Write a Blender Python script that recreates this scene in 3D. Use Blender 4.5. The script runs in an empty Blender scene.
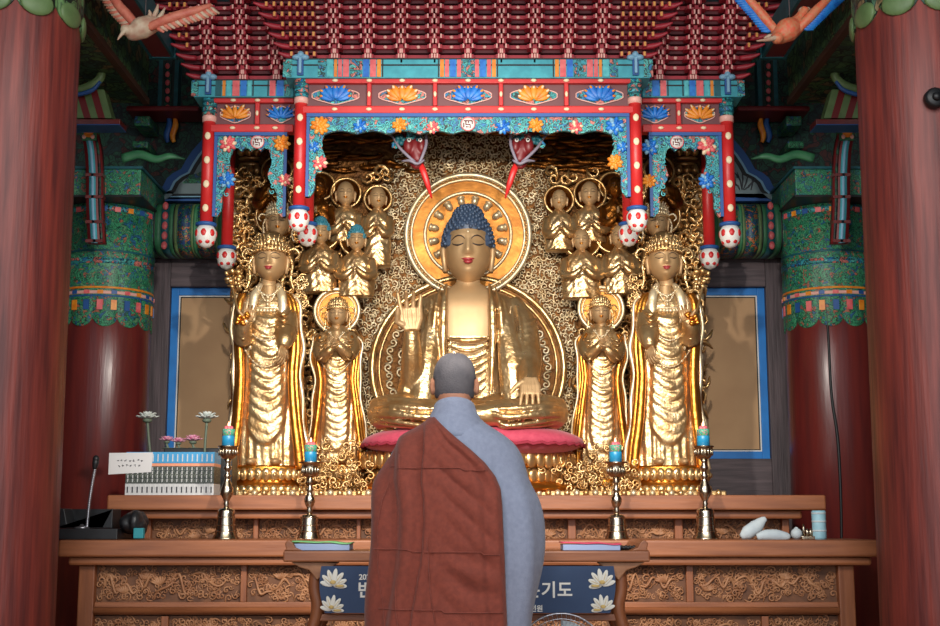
import bpy, bmesh, math, random
import numpy as np
from mathutils import Vector, Matrix

random.seed(7)
RNG = np.random.default_rng(11)
SC = bpy.context.scene
COL = SC.collection
PI = math.pi
F = 1305.6
TH = math.radians(9.0)
CAM = Vector((0.011, 0.0, 1.15))


def P(px, py, Y):
    """world point at depth Y seen at a pixel of the photograph"""
    dx, dy = (px - 470.0) / F, (313.0 - py) / F
    d = Vector((dx, math.cos(TH) - dy * math.sin(TH), math.sin(TH) + dy * math.cos(TH)))
    return CAM + d * (Y / d.y)


def pz(py, Y):
    return P(468, py, Y).z


def pxx(px, py, Y):
    return P(px, py, Y).x


def ks(Y, py=313):
    return (P(480, py, Y).x - P(470, py, Y).x) / 10.0


# ------------------------------------------------------------------ materials
def lin(c):
    r = []
    for v in c[:3]:
        v = v / 255.0
        r.append(v / 12.92 if v <= 0.04045 else ((v + 0.055) / 1.055) ** 2.4)
    return (r[0], r[1], r[2], 1.0)


def mat(name, c1, c2=None, rough=0.5, metal=0.0, scale=6.0, stretch=(1, 1, 1), bump=0.0, bscale=None,
        spec=0.5, coat=0.0, contrast=(0.35, 0.65), rvar=0.0, emit=None, estr=0.0, sheen=0.0):
    m = bpy.data.materials.new(name)
    m.use_nodes = True
    nt = m.node_tree
    b = nt.nodes['Principled BSDF']
    b.inputs['Base Color'].default_value = lin(c1)
    b.inputs['Roughness'].default_value = rough
    b.inputs['Metallic'].default_value = metal
    b.inputs['Specular IOR Level'].default_value = spec
    b.inputs['Coat Weight'].default_value = coat
    b.inputs['Coat Roughness'].default_value = 0.25
    if sheen:
        b.inputs['Sheen Weight'].default_value = sheen
    if emit:
        b.inputs['Emission Color'].default_value = lin(emit)
        b.inputs['Emission Strength'].default_value = estr
    if c2 or bump or rvar:
        tc = nt.nodes.new('ShaderNodeTexCoord')
        mp = nt.nodes.new('ShaderNodeMapping')
        mp.inputs['Scale'].default_value = stretch
        nt.links.new(tc.outputs['Object'], mp.inputs['Vector'])
        nz = nt.nodes.new('ShaderNodeTexNoise')
        nz.inputs['Scale'].default_value = scale
        nz.inputs['Detail'].default_value = 6
        nt.links.new(mp.outputs['Vector'], nz.inputs['Vector'])
        if c2:
            cr = nt.nodes.new('ShaderNodeValToRGB')
            cr.color_ramp.elements[0].position = contrast[0]
            cr.color_ramp.elements[1].position = contrast[1]
            cr.color_ramp.elements[0].color = lin(c1)
            cr.color_ramp.elements[1].color = lin(c2)
            nt.links.new(nz.outputs['Fac'], cr.inputs['Fac'])
            nt.links.new(cr.outputs['Color'], b.inputs['Base Color'])
        if rvar:
            mr = nt.nodes.new('ShaderNodeMapRange')
            mr.inputs['To Min'].default_value = max(0.02, rough - rvar)
            mr.inputs['To Max'].default_value = min(1, rough + rvar)
            nt.links.new(nz.outputs['Fac'], mr.inputs['Value'])
            nt.links.new(mr.outputs['Result'], b.inputs['Roughness'])
        if bump:
            n2 = nt.nodes.new('ShaderNodeTexNoise')
            n2.inputs['Scale'].default_value = bscale or scale
            n2.inputs['Detail'].default_value = 4
            nt.links.new(mp.outputs['Vector'], n2.inputs['Vector'])
            bp = nt.nodes.new('ShaderNodeBump')
            bp.inputs['Strength'].default_value = bump
            bp.inputs['Distance'].default_value = 0.02
            nt.links.new(n2.outputs['Fac'], bp.inputs['Height'])
            nt.links.new(bp.outputs['Normal'], b.inputs['Normal'])
    return m


def pattern(name, cols, scale=20.0, stretch=(1, 1, 1), rough=0.5, line=(20, 40, 40), lw=0.06, distort=0.12):
    """painted dancheong-like ornament: distorted cells from a palette with dark outlines"""
    m = bpy.data.materials.new(name)
    m.use_nodes = True
    nt = m.node_tree
    b = nt.nodes['Principled BSDF']
    b.inputs['Roughness'].default_value = rough
    tc = nt.nodes.new('ShaderNodeTexCoord')
    mp = nt.nodes.new('ShaderNodeMapping')
    mp.inputs['Scale'].default_value = stretch
    nt.links.new(tc.outputs['Object'], mp.inputs['Vector'])
    nz = nt.nodes.new('ShaderNodeTexNoise')
    nz.inputs['Scale'].default_value = scale * 0.45
    nz.inputs['Detail'].default_value = 2
    nt.links.new(mp.outputs['Vector'], nz.inputs['Vector'])
    mx = nt.nodes.new('ShaderNodeMix')
    mx.data_type = 'RGBA'
    mx.blend_type = 'LINEAR_LIGHT'
    mx.inputs['Factor'].default_value = distort
    nt.links.new(mp.outputs['Vector'], mx.inputs['A'])
    nt.links.new(nz.outputs['Color'], mx.inputs['B'])
    vo = nt.nodes.new('ShaderNodeTexVoronoi')
    vo.inputs['Scale'].default_value = scale
    nt.links.new(mx.outputs['Result'], vo.inputs['Vector'])
    ve = nt.nodes.new('ShaderNodeTexVoronoi')
    ve.feature = 'DISTANCE_TO_EDGE'
    ve.inputs['Scale'].default_value = scale
    nt.links.new(mx.outputs['Result'], ve.inputs['Vector'])
    sp = nt.nodes.new('ShaderNodeSeparateColor')
    nt.links.new(vo.outputs['Color'], sp.inputs['Color'])
    cr = nt.nodes.new('ShaderNodeValToRGB')
    cr.color_ramp.interpolation = 'CONSTANT'
    e = cr.color_ramp.elements
    n = len(cols)
    e[0].position = 0
    e[0].color = lin(cols[0])
    e[1].position = 1.0 / n
    e[1].color = lin(cols[1 % n])
    for i in range(2, n):
        q = e.new(i / n)
        q.color = lin(cols[i])
    nt.links.new(sp.outputs['Red'], cr.inputs['Fac'])
    # concentric ring inside each cell for a scroll look
    wv = nt.nodes.new('ShaderNodeMath')
    wv.operation = 'SINE'
    ml = nt.nodes.new('ShaderNodeMath')
    ml.operation = 'MULTIPLY'
    ml.inputs[1].default_value = 16.0
    nt.links.new(vo.outputs['Distance'], ml.inputs[0])
    nt.links.new(ml.outputs[0], wv.inputs[0])
    gt = nt.nodes.new('ShaderNodeMath')
    gt.operation = 'GREATER_THAN'
    gt.inputs[1].default_value = 0.55
    nt.links.new(wv.outputs[0], gt.inputs[0])
    lt = nt.nodes.new('ShaderNodeMath')
    lt.operation = 'LESS_THAN'
    lt.inputs[1].default_value = lw
    nt.links.new(ve.outputs['Distance'], lt.inputs[0])
    mxl = nt.nodes.new('ShaderNodeMath')
    mxl.operation = 'MAXIMUM'
    sc = nt.nodes.new('ShaderNodeMath')
    sc.operation = 'MULTIPLY'
    sc.inputs[1].default_value = 0.55
    nt.links.new(gt.outputs[0], sc.inputs[0])
    nt.links.new(sc.outputs[0], mxl.inputs[0])
    nt.links.new(lt.outputs[0], mxl.inputs[1])
    m2 = nt.nodes.new('ShaderNodeMix')
    m2.data_type = 'RGBA'
    nt.links.new(mxl.outputs[0], m2.inputs['Factor'])
    nt.links.new(cr.outputs['Color'], m2.inputs['A'])
    m2.inputs['B'].default_value = lin(line)
    nt.links.new(m2.outputs['Result'], b.inputs['Base Color'])
    return m


M = {}
M['gold'] = mat('gold_leaf', (222, 190, 138), (204, 158, 98), 0.34, .85, 9, bump=0.25, bscale=26, rvar=0.12)
M['gold_robe'] = mat('gold_robe', (212, 182, 136), (192, 150, 98), 0.30, .82, 9, bump=0.3, bscale=34, rvar=0.1)
M['gold_amber'] = mat('gold_amber', (222, 152, 62), (200, 126, 50), 0.32, .94, 8, bump=0.25, bscale=22, rvar=0.1)
M['gold_pale'] = mat('gold_pale', (232, 216, 184), (218, 194, 152), 0.42, .7, 12, bump=0.2, bscale=30, rvar=0.12)
M['gold_skin'] = mat('gold_skin', (196, 162, 120), (186, 150, 106), 0.5, 0.5, 5, rvar=0.05)
M['halo_amber'] = mat('halo_amber', (178, 118, 52), (148, 92, 38), 0.42, .8, 7, bump=0.15, bscale=16, rvar=0.1)
M['gold_shaded'] = mat('gold_recess_shade', (120, 78, 36), (78, 48, 22), 0.45, 0.8, 14, bump=0.5, bscale=40)  # shade behind the scrolls put into a darker gold
M['gold_brown'] = mat('gold_brown', (150, 92, 34), (100, 58, 22), 0.38, 0.9, 10, bump=0.5, bscale=30)
M['hairblue'] = mat('hair_blue', (44, 58, 82), (66, 84, 108), 0.5, 0.0, 60)
M['hairteal'] = mat('hair_teal', (40, 110, 130), (60, 130, 146), 0.5, 0, 40)
M['lips'] = mat('lips_red', (158, 54, 58), None, 0.4)
M['brow'] = mat('brow_dark', (58, 46, 40), None, 0.5)
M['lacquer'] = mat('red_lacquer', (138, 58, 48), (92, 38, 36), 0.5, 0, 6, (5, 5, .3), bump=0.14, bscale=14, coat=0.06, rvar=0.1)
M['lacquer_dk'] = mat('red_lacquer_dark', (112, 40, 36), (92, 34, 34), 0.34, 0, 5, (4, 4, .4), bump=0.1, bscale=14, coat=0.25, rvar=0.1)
M['wood'] = mat('altar_wood', (154, 94, 58), (130, 76, 46), 0.5, 0, 5, (.6, 5, 8), bump=0.08, bscale=12, coat=0.1)
M['wood_v'] = mat('altar_wood_upright', (146, 88, 54), (122, 70, 42), 0.5, 0, 5, (6, 5, .6), bump=0.08, bscale=12)
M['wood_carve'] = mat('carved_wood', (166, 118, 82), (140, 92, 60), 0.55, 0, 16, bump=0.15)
M['wood_shaded'] = mat('carved_recess_shade', (112, 72, 46), (84, 52, 34), 0.7, 0, 16)  # shadow between the carvings put into a darker wood tone
M['darkwood'] = mat('dark_wall_wood', (98, 84, 88), (70, 60, 64), 0.6, 0, 5, (.6, 3, 9), bump=0.2, bscale=14)
M['darkwood_v'] = mat('dark_wall_wood_upright', (92, 78, 82), (66, 56, 60), 0.6, 0, 5, (9, 3, .5), bump=0.2, bscale=14)
M['tan'] = mat('tan_board', (192, 154, 114), (180, 142, 104), 0.75, 0, 3)
M['blue'] = mat('blue_paint', (26, 128, 212), (22, 114, 194), 0.5, 0, 6)
M['deepblue'] = mat('deep_blue_paint', (36, 84, 150), None, 0.5)
M['lightblue'] = mat('light_blue_paint', (130, 178, 206), None, 0.5)
M['white'] = mat('white_paint', (226, 224, 218), None, 0.5)
M['cream'] = mat('cream_paint', (236, 214, 178), None, 0.45)
M['pinktick'] = mat('pink_tick_paint', (232, 176, 164), None, 0.45)
M['orange'] = mat('orange_paint', (236, 152, 44), (222, 120, 30), 0.45, 0, 30)
M['pink'] = mat('pink_paint', (232, 116, 116), (214, 84, 92), 0.45, 0, 30)
M['flowerblue'] = mat('flower_blue', (38, 130, 214), (26, 98, 190), 0.45, 0, 30)
M['ticko'] = mat('ochre_tick_paint', (226, 160, 78), None, 0.45)
M['red'] = mat('canopy_red', (208, 44, 42), (192, 36, 38), 0.42, 0, 6)
M['bracket'] = mat('bracket_red', (172, 42, 56), (150, 34, 48), 0.5, 0, 10)
M['bracket_shaded'] = mat('bracket_under_shade', (84, 22, 30), None, 0.6)  # shade beneath the bracket bars painted as a darker red
M['maroon'] = mat('panel_maroon', (112, 66, 68), (104, 58, 62), 0.55, 0, 8)
M['black'] = mat('black_paint', (20, 22, 26), None, 0.5)
M['blackplastic'] = mat('black_plastic', (26, 28, 32), (20, 21, 24), 0.45, 0, 20)
M['teal'] = mat('teal_paint', (66, 170, 184), (54, 150, 166), 0.5, 0, 20)
M['teal_dk'] = mat('teal_dark', (26, 96, 106), (20, 78, 88), 0.5, 0, 25)
M['teal_lt'] = mat('teal_light', (96, 196, 200), (66, 166, 176), 0.45, 0, 30)
M['green'] = mat('green_paint', (64, 130, 88), (48, 108, 74), 0.5, 0, 14)
M['green_lt'] = mat('green_pale', (104, 130, 82), (88, 114, 70), 0.5, 0, 14)
M['dan_teal'] = pattern('painted_teal', [(58, 160, 176), (40, 120, 170), (86, 186, 180), (206, 120, 110), (52, 150, 150)], 30)
M['dan_green'] = pattern('painted_green', [(46, 122, 88), (58, 140, 96), (36, 96, 84), (52, 130, 90), (40, 84, 130), (44, 118, 80), (96, 120, 90), (58, 140, 96)], 34, line=(16, 44, 36))
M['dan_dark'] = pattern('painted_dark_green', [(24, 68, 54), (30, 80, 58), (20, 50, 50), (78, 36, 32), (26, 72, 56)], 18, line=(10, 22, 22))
M['dan_sleeve'] = pattern('painted_sleeve', [(62, 150, 106), (52, 136, 100), (46, 124, 120), (66, 156, 110), (44, 100, 150), (58, 146, 102), (96, 150, 110), (70, 160, 120), (52, 136, 100), (60, 150, 106), (170, 100, 80)], 36, line=(18, 60, 48))
M['dan_beam'] = pattern('painted_beam_side', [(78, 118, 76), (92, 128, 78), (60, 98, 74), (82, 120, 80), (128, 110, 78), (56, 86, 76)], 14, line=(22, 36, 26))
M['skyfield'] = mat('painted_pale_field', (120, 138, 142), (104, 122, 128), 0.6, 0, 6)
M['brass'] = mat('candlestick_brass', (198, 188, 172), (180, 164, 138), 0.2, 1.0, 8, rvar=0.08)
M['candle_blue'] = mat('candle_blue', (40, 146, 188), (30, 120, 170), 0.35, 0, 12)
M['candle_flo'] = pattern('candle_flower_print', [(76, 176, 140), (60, 150, 120), (226, 110, 140), (80, 180, 190), (120, 190, 120)], 70, line=(40, 120, 110), lw=0.03)
M['flame'] = mat('flame', (255, 190, 150), None, 0.5, emit=(255, 150, 110), estr=5.0)
M['wax'] = mat('pink_wax', (226, 104, 118), None, 0.5)
M['cushion'] = mat('cushion_cloth', (200, 74, 98), (188, 62, 88), 0.75, 0, 40, bump=0.12, bscale=140, sheen=0.2)
M['cushion_hem'] = mat('cushion_hem', (150, 40, 60), None, 0.8)
M['kasaya'] = mat('brown_cloth', (130, 58, 42), (116, 50, 36), 0.85, 0, 60, bump=0.12, bscale=200, sheen=0.15)
M['greycloth'] = mat('blue_grey_cloth', (142, 150, 172), (132, 140, 162), 0.85, 0, 60, bump=0.12, bscale=200, sheen=0.15)
M['skin'] = mat('skin', (176, 124, 98), (164, 112, 88), 0.55, 0, 30)
M['stubble'] = mat('shaved_hair', (92, 88, 92), (70, 68, 74), 0.75, 0, 14, bump=0.25, bscale=220)
M['banner'] = mat('banner_navy', (48, 70, 104), (42, 62, 96), 0.7, 0, 6)
M['lotus_white'] = mat('lotus_print_white', (226, 224, 214), None, 0.7)
M['lotus_yel'] = mat('lotus_print_yellow', (206, 176, 110), None, 0.7)
M['paper'] = mat('paper', (216, 214, 214), None, 0.8)
M['book_blue'] = mat('book_blue', (66, 156, 206), (52, 140, 192), 0.45, 0, 30)
M['book_orange'] = mat('book_orange', (226, 150, 116), None, 0.5)
M['book_pic'] = pattern('book_picture', [(38, 48, 60), (70, 90, 70), (30, 36, 52), (150, 156, 140), (60, 70, 50)], 90, line=(26, 30, 36))
M['book_white'] = mat('book_white', (206, 206, 206), (176, 178, 180), 0.5, 0, 60)
M['ink'] = mat('ink', (52, 54, 62), None, 0.7)
M['petal_white'] = mat('petal_white', (206, 210, 204), (176, 184, 180), 0.6, 0, 30)
M['petal_pink'] = mat('petal_pink', (196, 96, 140), (226, 180, 196), 0.6, 0, 60)
M['stem'] = mat('stem_green', (92, 104, 88), None, 0.6)
M['steel'] = mat('steel', (176, 176, 184), None, 0.3, 0.9)
M['palecloth'] = mat('pale_pouch', (186, 196, 200), (170, 182, 190), 0.7, 0, 16, bump=0.2)
M['paleblue'] = mat('pale_blue_cover', (150, 190, 204), (130, 174, 190), 0.6, 0, 16)
M['bk_green'] = mat('booklet_green', (120, 186, 120), None, 0.6)
M['bk_blue'] = mat('booklet_blue', (146, 164, 200), None, 0.6)
M['bk_pink'] = mat('booklet_pink', (206, 70, 100), None, 0.6)
M['birdpink'] = mat('bird_paint', (206, 124, 100), (190, 96, 78), 0.55, 0, 30)
M['birdpale'] = mat('bird_pale', (196, 176, 150), (176, 130, 110), 0.55, 0, 20)
M['birdorange'] = mat('bird_orange', (226, 96, 66), (206, 140, 100), 0.55, 0, 60)
M['dragonred'] = mat('dragon_red', (112, 26, 30), None, 0.45)
M['tonguered'] = mat('tongue_red', (206, 40, 38), None, 0.4)
M['whisker'] = mat('whisker_grey', (132, 124, 138), None, 0.5)
M['floor'] = mat('floor_boards', (186, 132, 84), (158, 106, 64), 0.4, 0, 4, (6, .5, 1))
M['hallwood'] = mat('hall_wood', (92, 60, 44), (70, 46, 36), 0.6, 0, 4, (1, 1, 3))
M['darkceil'] = mat('ceiling_dark', (36, 50, 44), (26, 34, 34), 0.7, 0, 6)
M['teal_cloth'] = mat('teal_patch', (34, 130, 140), None, 0.6)


# ------------------------------------------------------------------ mesh builder
class MB:
    def __init__(s):
        s.v, s.f, s.m, s.s, s.n = [], [], [], [], 0

    def add(s, verts, faces, mi=0, smooth=True):
        verts = np.asarray(verts, float).reshape(-1, 3)
        o = s.n
        s.v.append(verts)
        s.n += len(verts)
        for q in faces:
            s.f.append(tuple(int(i) + o for i in q))
        k = len(faces)
        s.m += [mi] * k
        s.s += [smooth] * k
        return s

    def box(s, c, size, mi=0, rot=None):
        x, y, z = size[0] / 2, size[1] / 2, size[2] / 2
        v = [Vector(p) for p in ((-x, -y, -z), (x, -y, -z), (x, y, -z), (-x, y, -z), (-x, -y, z), (x, -y, z), (x, y, z), (-x, y, z))]
        if rot:
            v = [rot @ p for p in v]
        c = Vector(c)
        return s.add([tuple(p + c) for p in v], [(0, 3, 2, 1), (4, 5, 6, 7), (0, 1, 5, 4), (1, 2, 6, 5), (2, 3, 7, 6), (3, 0, 4, 7)], mi, False)

    def span(s, x0, x1, y0, y1, z0, z1, mi=0):
        return s.box(((x0 + x1) / 2, (y0 + y1) / 2, (z0 + z1) / 2), (abs(x1 - x0), abs(y1 - y0), abs(z1 - z0)), mi)

    def tube(s, pts, rad, n=8, mi=0, flat=1.0, up=(0, 1, 0), cap=True):
        """swept tube; flat scales the cross-section along `up`"""
        p = np.array([tuple(q) for q in pts], float)
        k = len(p)
        r = np.full(k, rad, float) if np.isscalar(rad) else np.interp(np.linspace(0, 1, k), np.linspace(0, 1, len(rad)), rad)
        t = np.gradient(p, axis=0)
        t /= np.linalg.norm(t, axis=1)[:, None] + 1e-9
        u0 = np.array(up, float)
        vs = []
        for i in range(k):
            a = np.cross(t[i], u0)
            if np.linalg.norm(a) < 1e-3:
                a = np.cross(t[i], (1.0, 0.01, 0))
                if np.linalg.norm(a) < 1e-3:
                    a = np.cross(t[i], (0, 0, 1.0))
            a /= np.linalg.norm(a)
            b = np.cross(a, t[i])
            for j in range(n):
                w = 2 * PI * j / n
                vs.append(p[i] + r[i] * (math.cos(w) * a + flat * math.sin(w) * b))
        fs = [(i * n + j, i * n + (j + 1) % n, (i + 1) * n + (j + 1) % n, (i + 1) * n + j) for i in range(k - 1) for j in range(n)]
        if cap:
            fs += [tuple(range(n - 1, -1, -1)), tuple((k - 1) * n + j for j in range(n))]
        return s.add(vs, fs, mi, True)

    def lathe(s, prof, c=(0, 0, 0), n=24, mi=0, a0=0.0, sx=1.0, sy=1.0, mod=None):
        vs, k = [], len(prof)
        for r, z in prof:
            for j in range(n):
                w = a0 + 2 * PI * j / n
                rr = r * (mod(w, z) if mod else 1)
                vs.append((c[0] + rr * math.cos(w) * sx, c[1] + rr * math.sin(w) * sy, c[2] + z))
        fs = [(i * n + j, i * n + (j + 1) % n, (i + 1) * n + (j + 1) % n, (i + 1) * n + j) for i in range(k - 1) for j in range(n)]
        fs += [tuple(range(n - 1, -1, -1)), tuple((k - 1) * n + j for j in range(n))]
        return s.add(vs, fs, mi, True)

    def ell(s, c, r, nu=16, nv=10, mi=0, rot=None):
        vs = []
        for i in range(nv + 1):
            ph = -PI / 2 + PI * i / nv
            for j in range(nu):
                w = 2 * PI * j / nu
                q = Vector((r[0] * math.cos(ph) * math.cos(w), r[1] * math.cos(ph) * math.sin(w), r[2] * math.sin(ph)))
                if rot:
                    q = rot @ q
                vs.append((c[0] + q.x, c[1] + q.y, c[2] + q.z))
        fs = [(i * nu + j, i * nu + (j + 1) % nu, (i + 1) * nu + (j + 1) % nu, (i + 1) * nu + j) for i in range(nv) for j in range(nu)]
        return s.add(vs, fs, mi, True)

    def prism(s, poly, y0, y1, mi=0, smooth=False):
        """polygon in x,z (any winding) extruded from y0 (front) to y1"""
        a = sum(poly[i][0] * poly[(i + 1) % len(poly)][1] - poly[(i + 1) % len(poly)][0] * poly[i][1] for i in range(len(poly)))
        if a < 0:
            poly = poly[::-1]
        n = len(poly)
        vs = [(x, y0, z) for x, z in poly] + [(x, y1, z) for x, z in poly]
        fs = [tuple(range(n)), tuple(range(2 * n - 1, n - 1, -1))]
        fs += [(i, i + n, (i + 1) % n + n, (i + 1) % n) for i in range(n)]
        return s.add(vs, fs, mi, smooth)

    def grid(s, V, mi=0, closed_u=True, caps=True):
        """V: (nv, nu, 3) array"""
        nv, nu = V.shape[:2]
        fs = []
        for i in range(nv - 1):
            for j in range(nu if closed_u else nu - 1):
                k = (j + 1) % nu
                fs.append((i * nu + j, i * nu + k, (i + 1) * nu + k, (i + 1) * nu + j))
        if closed_u and caps:
            fs += [tuple(range(nu - 1, -1, -1)), tuple((nv - 1) * nu + j for j in range(nu))]
        return s.add(V.reshape(-1, 3), fs, mi, True)

    def mesh(s, name):
        me = bpy.data.meshes.new(name)
        v = np.concatenate(s.v) if s.v else np.zeros((0, 3))
        me.from_pydata(v.tolist(), [], s.f)
        me.polygons.foreach_set('material_index', s.m)
        me.polygons.foreach_set('use_smooth', s.s)
        return me

    def islands(s):
        par = list(range(s.n))

        def find(i):
            while par[i] != i:
                par[i] = par[par[i]]
                i = par[i]
            return i
        for f in s.f:
            r = find(f[0])
            for q in f[1:]:
                par[find(q)] = r
        V = np.concatenate(s.v)
        grp = {}
        for i, f in enumerate(s.f):
            grp.setdefault(find(f[0]), []).append(i)
        out = []
        for fl in grp.values():
            ids = sorted({q for i in fl for q in s.f[i]})
            mp = {q: j for j, q in enumerate(ids)}
            m = MB()
            m.v, m.n = [V[ids]], len(ids)
            m.f = [tuple(mp[q] for q in s.f[i]) for i in fl]
            m.m = [s.m[i] for i in fl]
            m.s = [s.s[i] for i in fl]
            out.append(m)
        return out

    def build_each(s, name, mats, parent=None, **kw):
        """every separate piece becomes a part of its own"""
        return [m.build(name, mats, parent, **kw) for m in s.islands()]

    def build(s, name, mats, parent=None, bevel=0.0, remesh=0.0, smooth=0, solid=0.0, matfn=None):
        if not isinstance(mats, (list, tuple)):
            mats = [mats]
        me = s.mesh(name)
        bm = bmesh.new()
        bm.from_mesh(me)
        if solid:
            bmesh.ops.recalc_face_normals(bm, faces=bm.faces)
        bm.to_mesh(me)
        bm.free()
        o = bpy.data.objects.new(name, me)
        COL.objects.link(o)
        if remesh:
            r = o.modifiers.new('r', 'REMESH')
            r.mode = 'VOXEL'
            r.voxel_size = remesh
            r.use_smooth_shade = True
            if smooth:
                q = o.modifiers.new('s', 'SMOOTH')
                q.iterations = smooth
                q.factor = 0.5
            dg = bpy.context.evaluated_depsgraph_get()
            dg.update()
            nm = bpy.data.meshes.new_from_object(o.evaluated_get(dg))
            o.modifiers.clear()
            o.data = nm
            bpy.data.meshes.remove(me)
            me = nm
            me.name = name
        for q in mats:
            me.materials.append(q)
        if matfn:
            n = len(me.polygons)
            c = np.zeros(n * 3)
            me.polygons.foreach_get('center', c)
            me.polygons.foreach_set('material_index', matfn(c.reshape(n, 3)).astype(np.int32))
        if parent is not None:
            w = world_loc(parent)
            if w.length > 0:
                me.transform(Matrix.Translation(-w))
            o.parent = parent
        if solid:
            sm = o.modifiers.new('thickness', 'SOLIDIFY')
            sm.thickness = solid
            sm.offset = 0
        if bevel:
            bv = o.modifiers.new('bevel', 'BEVEL')
            bv.width = bevel
            bv.segments = 2
            bv.limit_method = 'ANGLE'
            bv.angle_limit = math.radians(50)
        me.update()
        return o


def world_loc(o):
    w = Vector((0, 0, 0))
    while o is not None:
        w += o.location
        o = o.parent
    return w


def tag(o, label, cat, group=None):
    o['label'] = label
    o['category'] = cat
    if group:
        o['group'] = group
    return o


def thing(name, label, cat, loc=(0, 0, 0), group=None):
    o = bpy.data.objects.new(name, None)
    COL.objects.link(o)
    o.location = loc
    o.empty_display_size = 0.05
    return tag(o, label, cat, group)


def single(name, label, cat, mb, mats, group=None, loc=None, **kw):
    """a thing that is one mesh; origin moved to loc"""
    o = mb.build(name, mats, None, **kw)
    if loc is not None:
        o.data.transform(Matrix.Translation(-Vector(loc)))
        o.location = loc
    return tag(o, label, cat, group)


def structure(name, mb, mats, **kw):
    o = mb.build(name, mats, None, **kw)
    o['kind'] = 'structure'
    return o


KIDS = {}


def copy_tree(o, parent=None, loc=None, label=None, group=None, scale=None, mirror=False):
    c = o.copy()
    COL.objects.link(c)
    if parent is not None:
        c.parent = parent
    if loc is not None:
        c.location = loc
    if label:
        c['label'] = label
    if group:
        c['group'] = group
    if scale is not None:
        c.scale = scale
    for ch in list(o.children):
        copy_tree(ch, c)
    return c


def bez(pts, n=16):
    """smooth Catmull-Rom curve through points"""
    p = [Vector(q) for q in pts]
    p = [p[0] * 2 - p[1]] + p + [p[-1] * 2 - p[-2]]
    out = []
    segs = len(p) - 3
    for i in range(segs):
        a, b, c, d = p[i:i + 4]
        k = max(2, n // segs)
        for j in range(k):
            t = j / k
            out.append(0.5 * ((2 * b) + (c - a) * t + (2 * a - 5 * b + 4 * c - d) * t * t + (3 * b - a - 3 * c + d) * t ** 3))
    out.append(p[-2])
    return out


def scroll_template(turns=1.15, n=13, r=1.0, th=0.28, sides=5, tail=0.9):
    """spiral hook in the x,z plane, size about 1"""
    pts, rad = [], []
    for i in range(4):
        t = i / 4
        pts.append((r * 1.0 + 0.15 * (1 - t), 0, -tail * (1 - t)))
        rad.append(th * (0.35 + 0.65 * t))
    for i in range(n):
        t = i / (n - 1)
        a = t * turns * 2 * PI
        q = r * (1 - 0.78 * t)
        pts.append((q * math.cos(a), -0.25 * t, q * math.sin(a)))
        rad.append(th * (1 - 0.25 * t))
    b = MB()
    b.tube(pts, rad, sides)
    return np.concatenate(b.v), b.f


SCR = scroll_template()
SCR_LO = scroll_template(1.0, 8, sides=4)


def scrolls(mb, items, mi=0, tpl=None, depth=1.0):
    """items: (x, y, z, size, angle, flip)"""
    V, Fc = tpl or SCR
    for x, y, z, s, a, fl in items:
        q = V * s
        if fl:
            q = q * np.array([-1, 1, 1])
        ca, sa = math.cos(a), math.sin(a)
        w = np.stack([x + q[:, 0] * ca - q[:, 2] * sa, y + q[:, 1] * depth, z + q[:, 0] * sa + q[:, 2] * ca], 1)
        mb.add(w, Fc if not fl else [f[::-1] for f in Fc], mi, True)


def text_into(mb, txt, size, x, y, z, mi=0, depth=0.001, align='LEFT', bold=.022):
    cu = bpy.data.curves.new('t', 'FONT')
    cu.body = txt
    cu.size = size
    cu.align_x = align
    cu.extrude = depth
    cu.offset = bold * size
    ob = bpy.data.objects.new('t', cu)
    COL.objects.link(ob)
    dg = bpy.context.evaluated_depsgraph_get()
    dg.update()
    me = bpy.data.meshes.new_from_object(ob.evaluated_get(dg))
    v = np.zeros(len(me.vertices) * 3)
    me.vertices.foreach_get('co', v)
    v = v.reshape(-1, 3)
    w = np.stack([x + v[:, 0], y - v[:, 2], z + v[:, 1]], 1)
    mb.add(w, [tuple(p.vertices) for p in me.polygons], mi, False)
    bpy.data.objects.remove(ob)
    bpy.data.curves.remove(cu)
    bpy.data.meshes.remove(me)


# ------------------------------------------------------------------ heads, hands, lofted robes
def bumps(x, z):
    g = lambda cx, cz, sx, sz: np.exp(-((x - cx) / sx) ** 2 - ((z - cz) / sz) ** 2)
    b = 0
    zz = np.clip((0.10 - z) / 0.22, 0, 1)
    ridge = np.exp(-(x / (0.028 + 0.022 * zz)) ** 2) * (0.022 + 0.085 * zz) * (1 / (1 + np.exp(-(z + 0.135) / 0.012))) * (1 / (1 + np.exp((z - 0.13) / 0.03)))
    b = b + ridge
    b = b + 0.03 * (g(0.045, -0.11, .028, .025) + g(-0.045, -0.11, .028, .025))
    for s in (-1, 1):
        b = b - 0.035 * g(s * 0.145, 0.045, .075, .05)
        b = b + 0.030 * g(s * 0.15, 0.015, .065, .030)
        b = b + 0.020 * g(s * 0.15, 0.115, .10, .028)
        b = b + 0.015 * g(s * 0.2, -0.12, .10, .1)
    b = b + 0.030 * g(0, -0.215, .075, .018) + 0.034 * g(0, -0.255, .06, .020) - 0.012 * g(0, -0.234, .08, .008)
    b = b + 0.025 * g(0, -0.36, .09, .06) - 0.012 * g(0, -0.30, .07, .025)
    return b


def head_xyz(n_u=64, n_v=48):
    ph = np.linspace(-PI / 2, PI / 2, n_v)[:, None]
    th = np.linspace(0, 2 * PI, n_u, endpoint=False)[None, :]
    x = np.cos(ph) * np.cos(th) * 0.36
    y = np.cos(ph) * np.sin(th) * 0.43
    z = np.sin(ph) * 0.5 + 0 * th
    jaw = np.clip((-z - 0.02) / 0.48, 0, 1)
    x = x * (1 - 0.20 * jaw ** 1.5 + 0.10 * np.clip(1 - np.abs(z + 0.25) / 0.25, 0, 1))
    fr = np.clip(-y / 0.3, 0, 1)
    y = y - bumps(x, z) * np.clip(fr * 1.6, 0, 1)
    return np.stack([x, y, z], -1)


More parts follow.
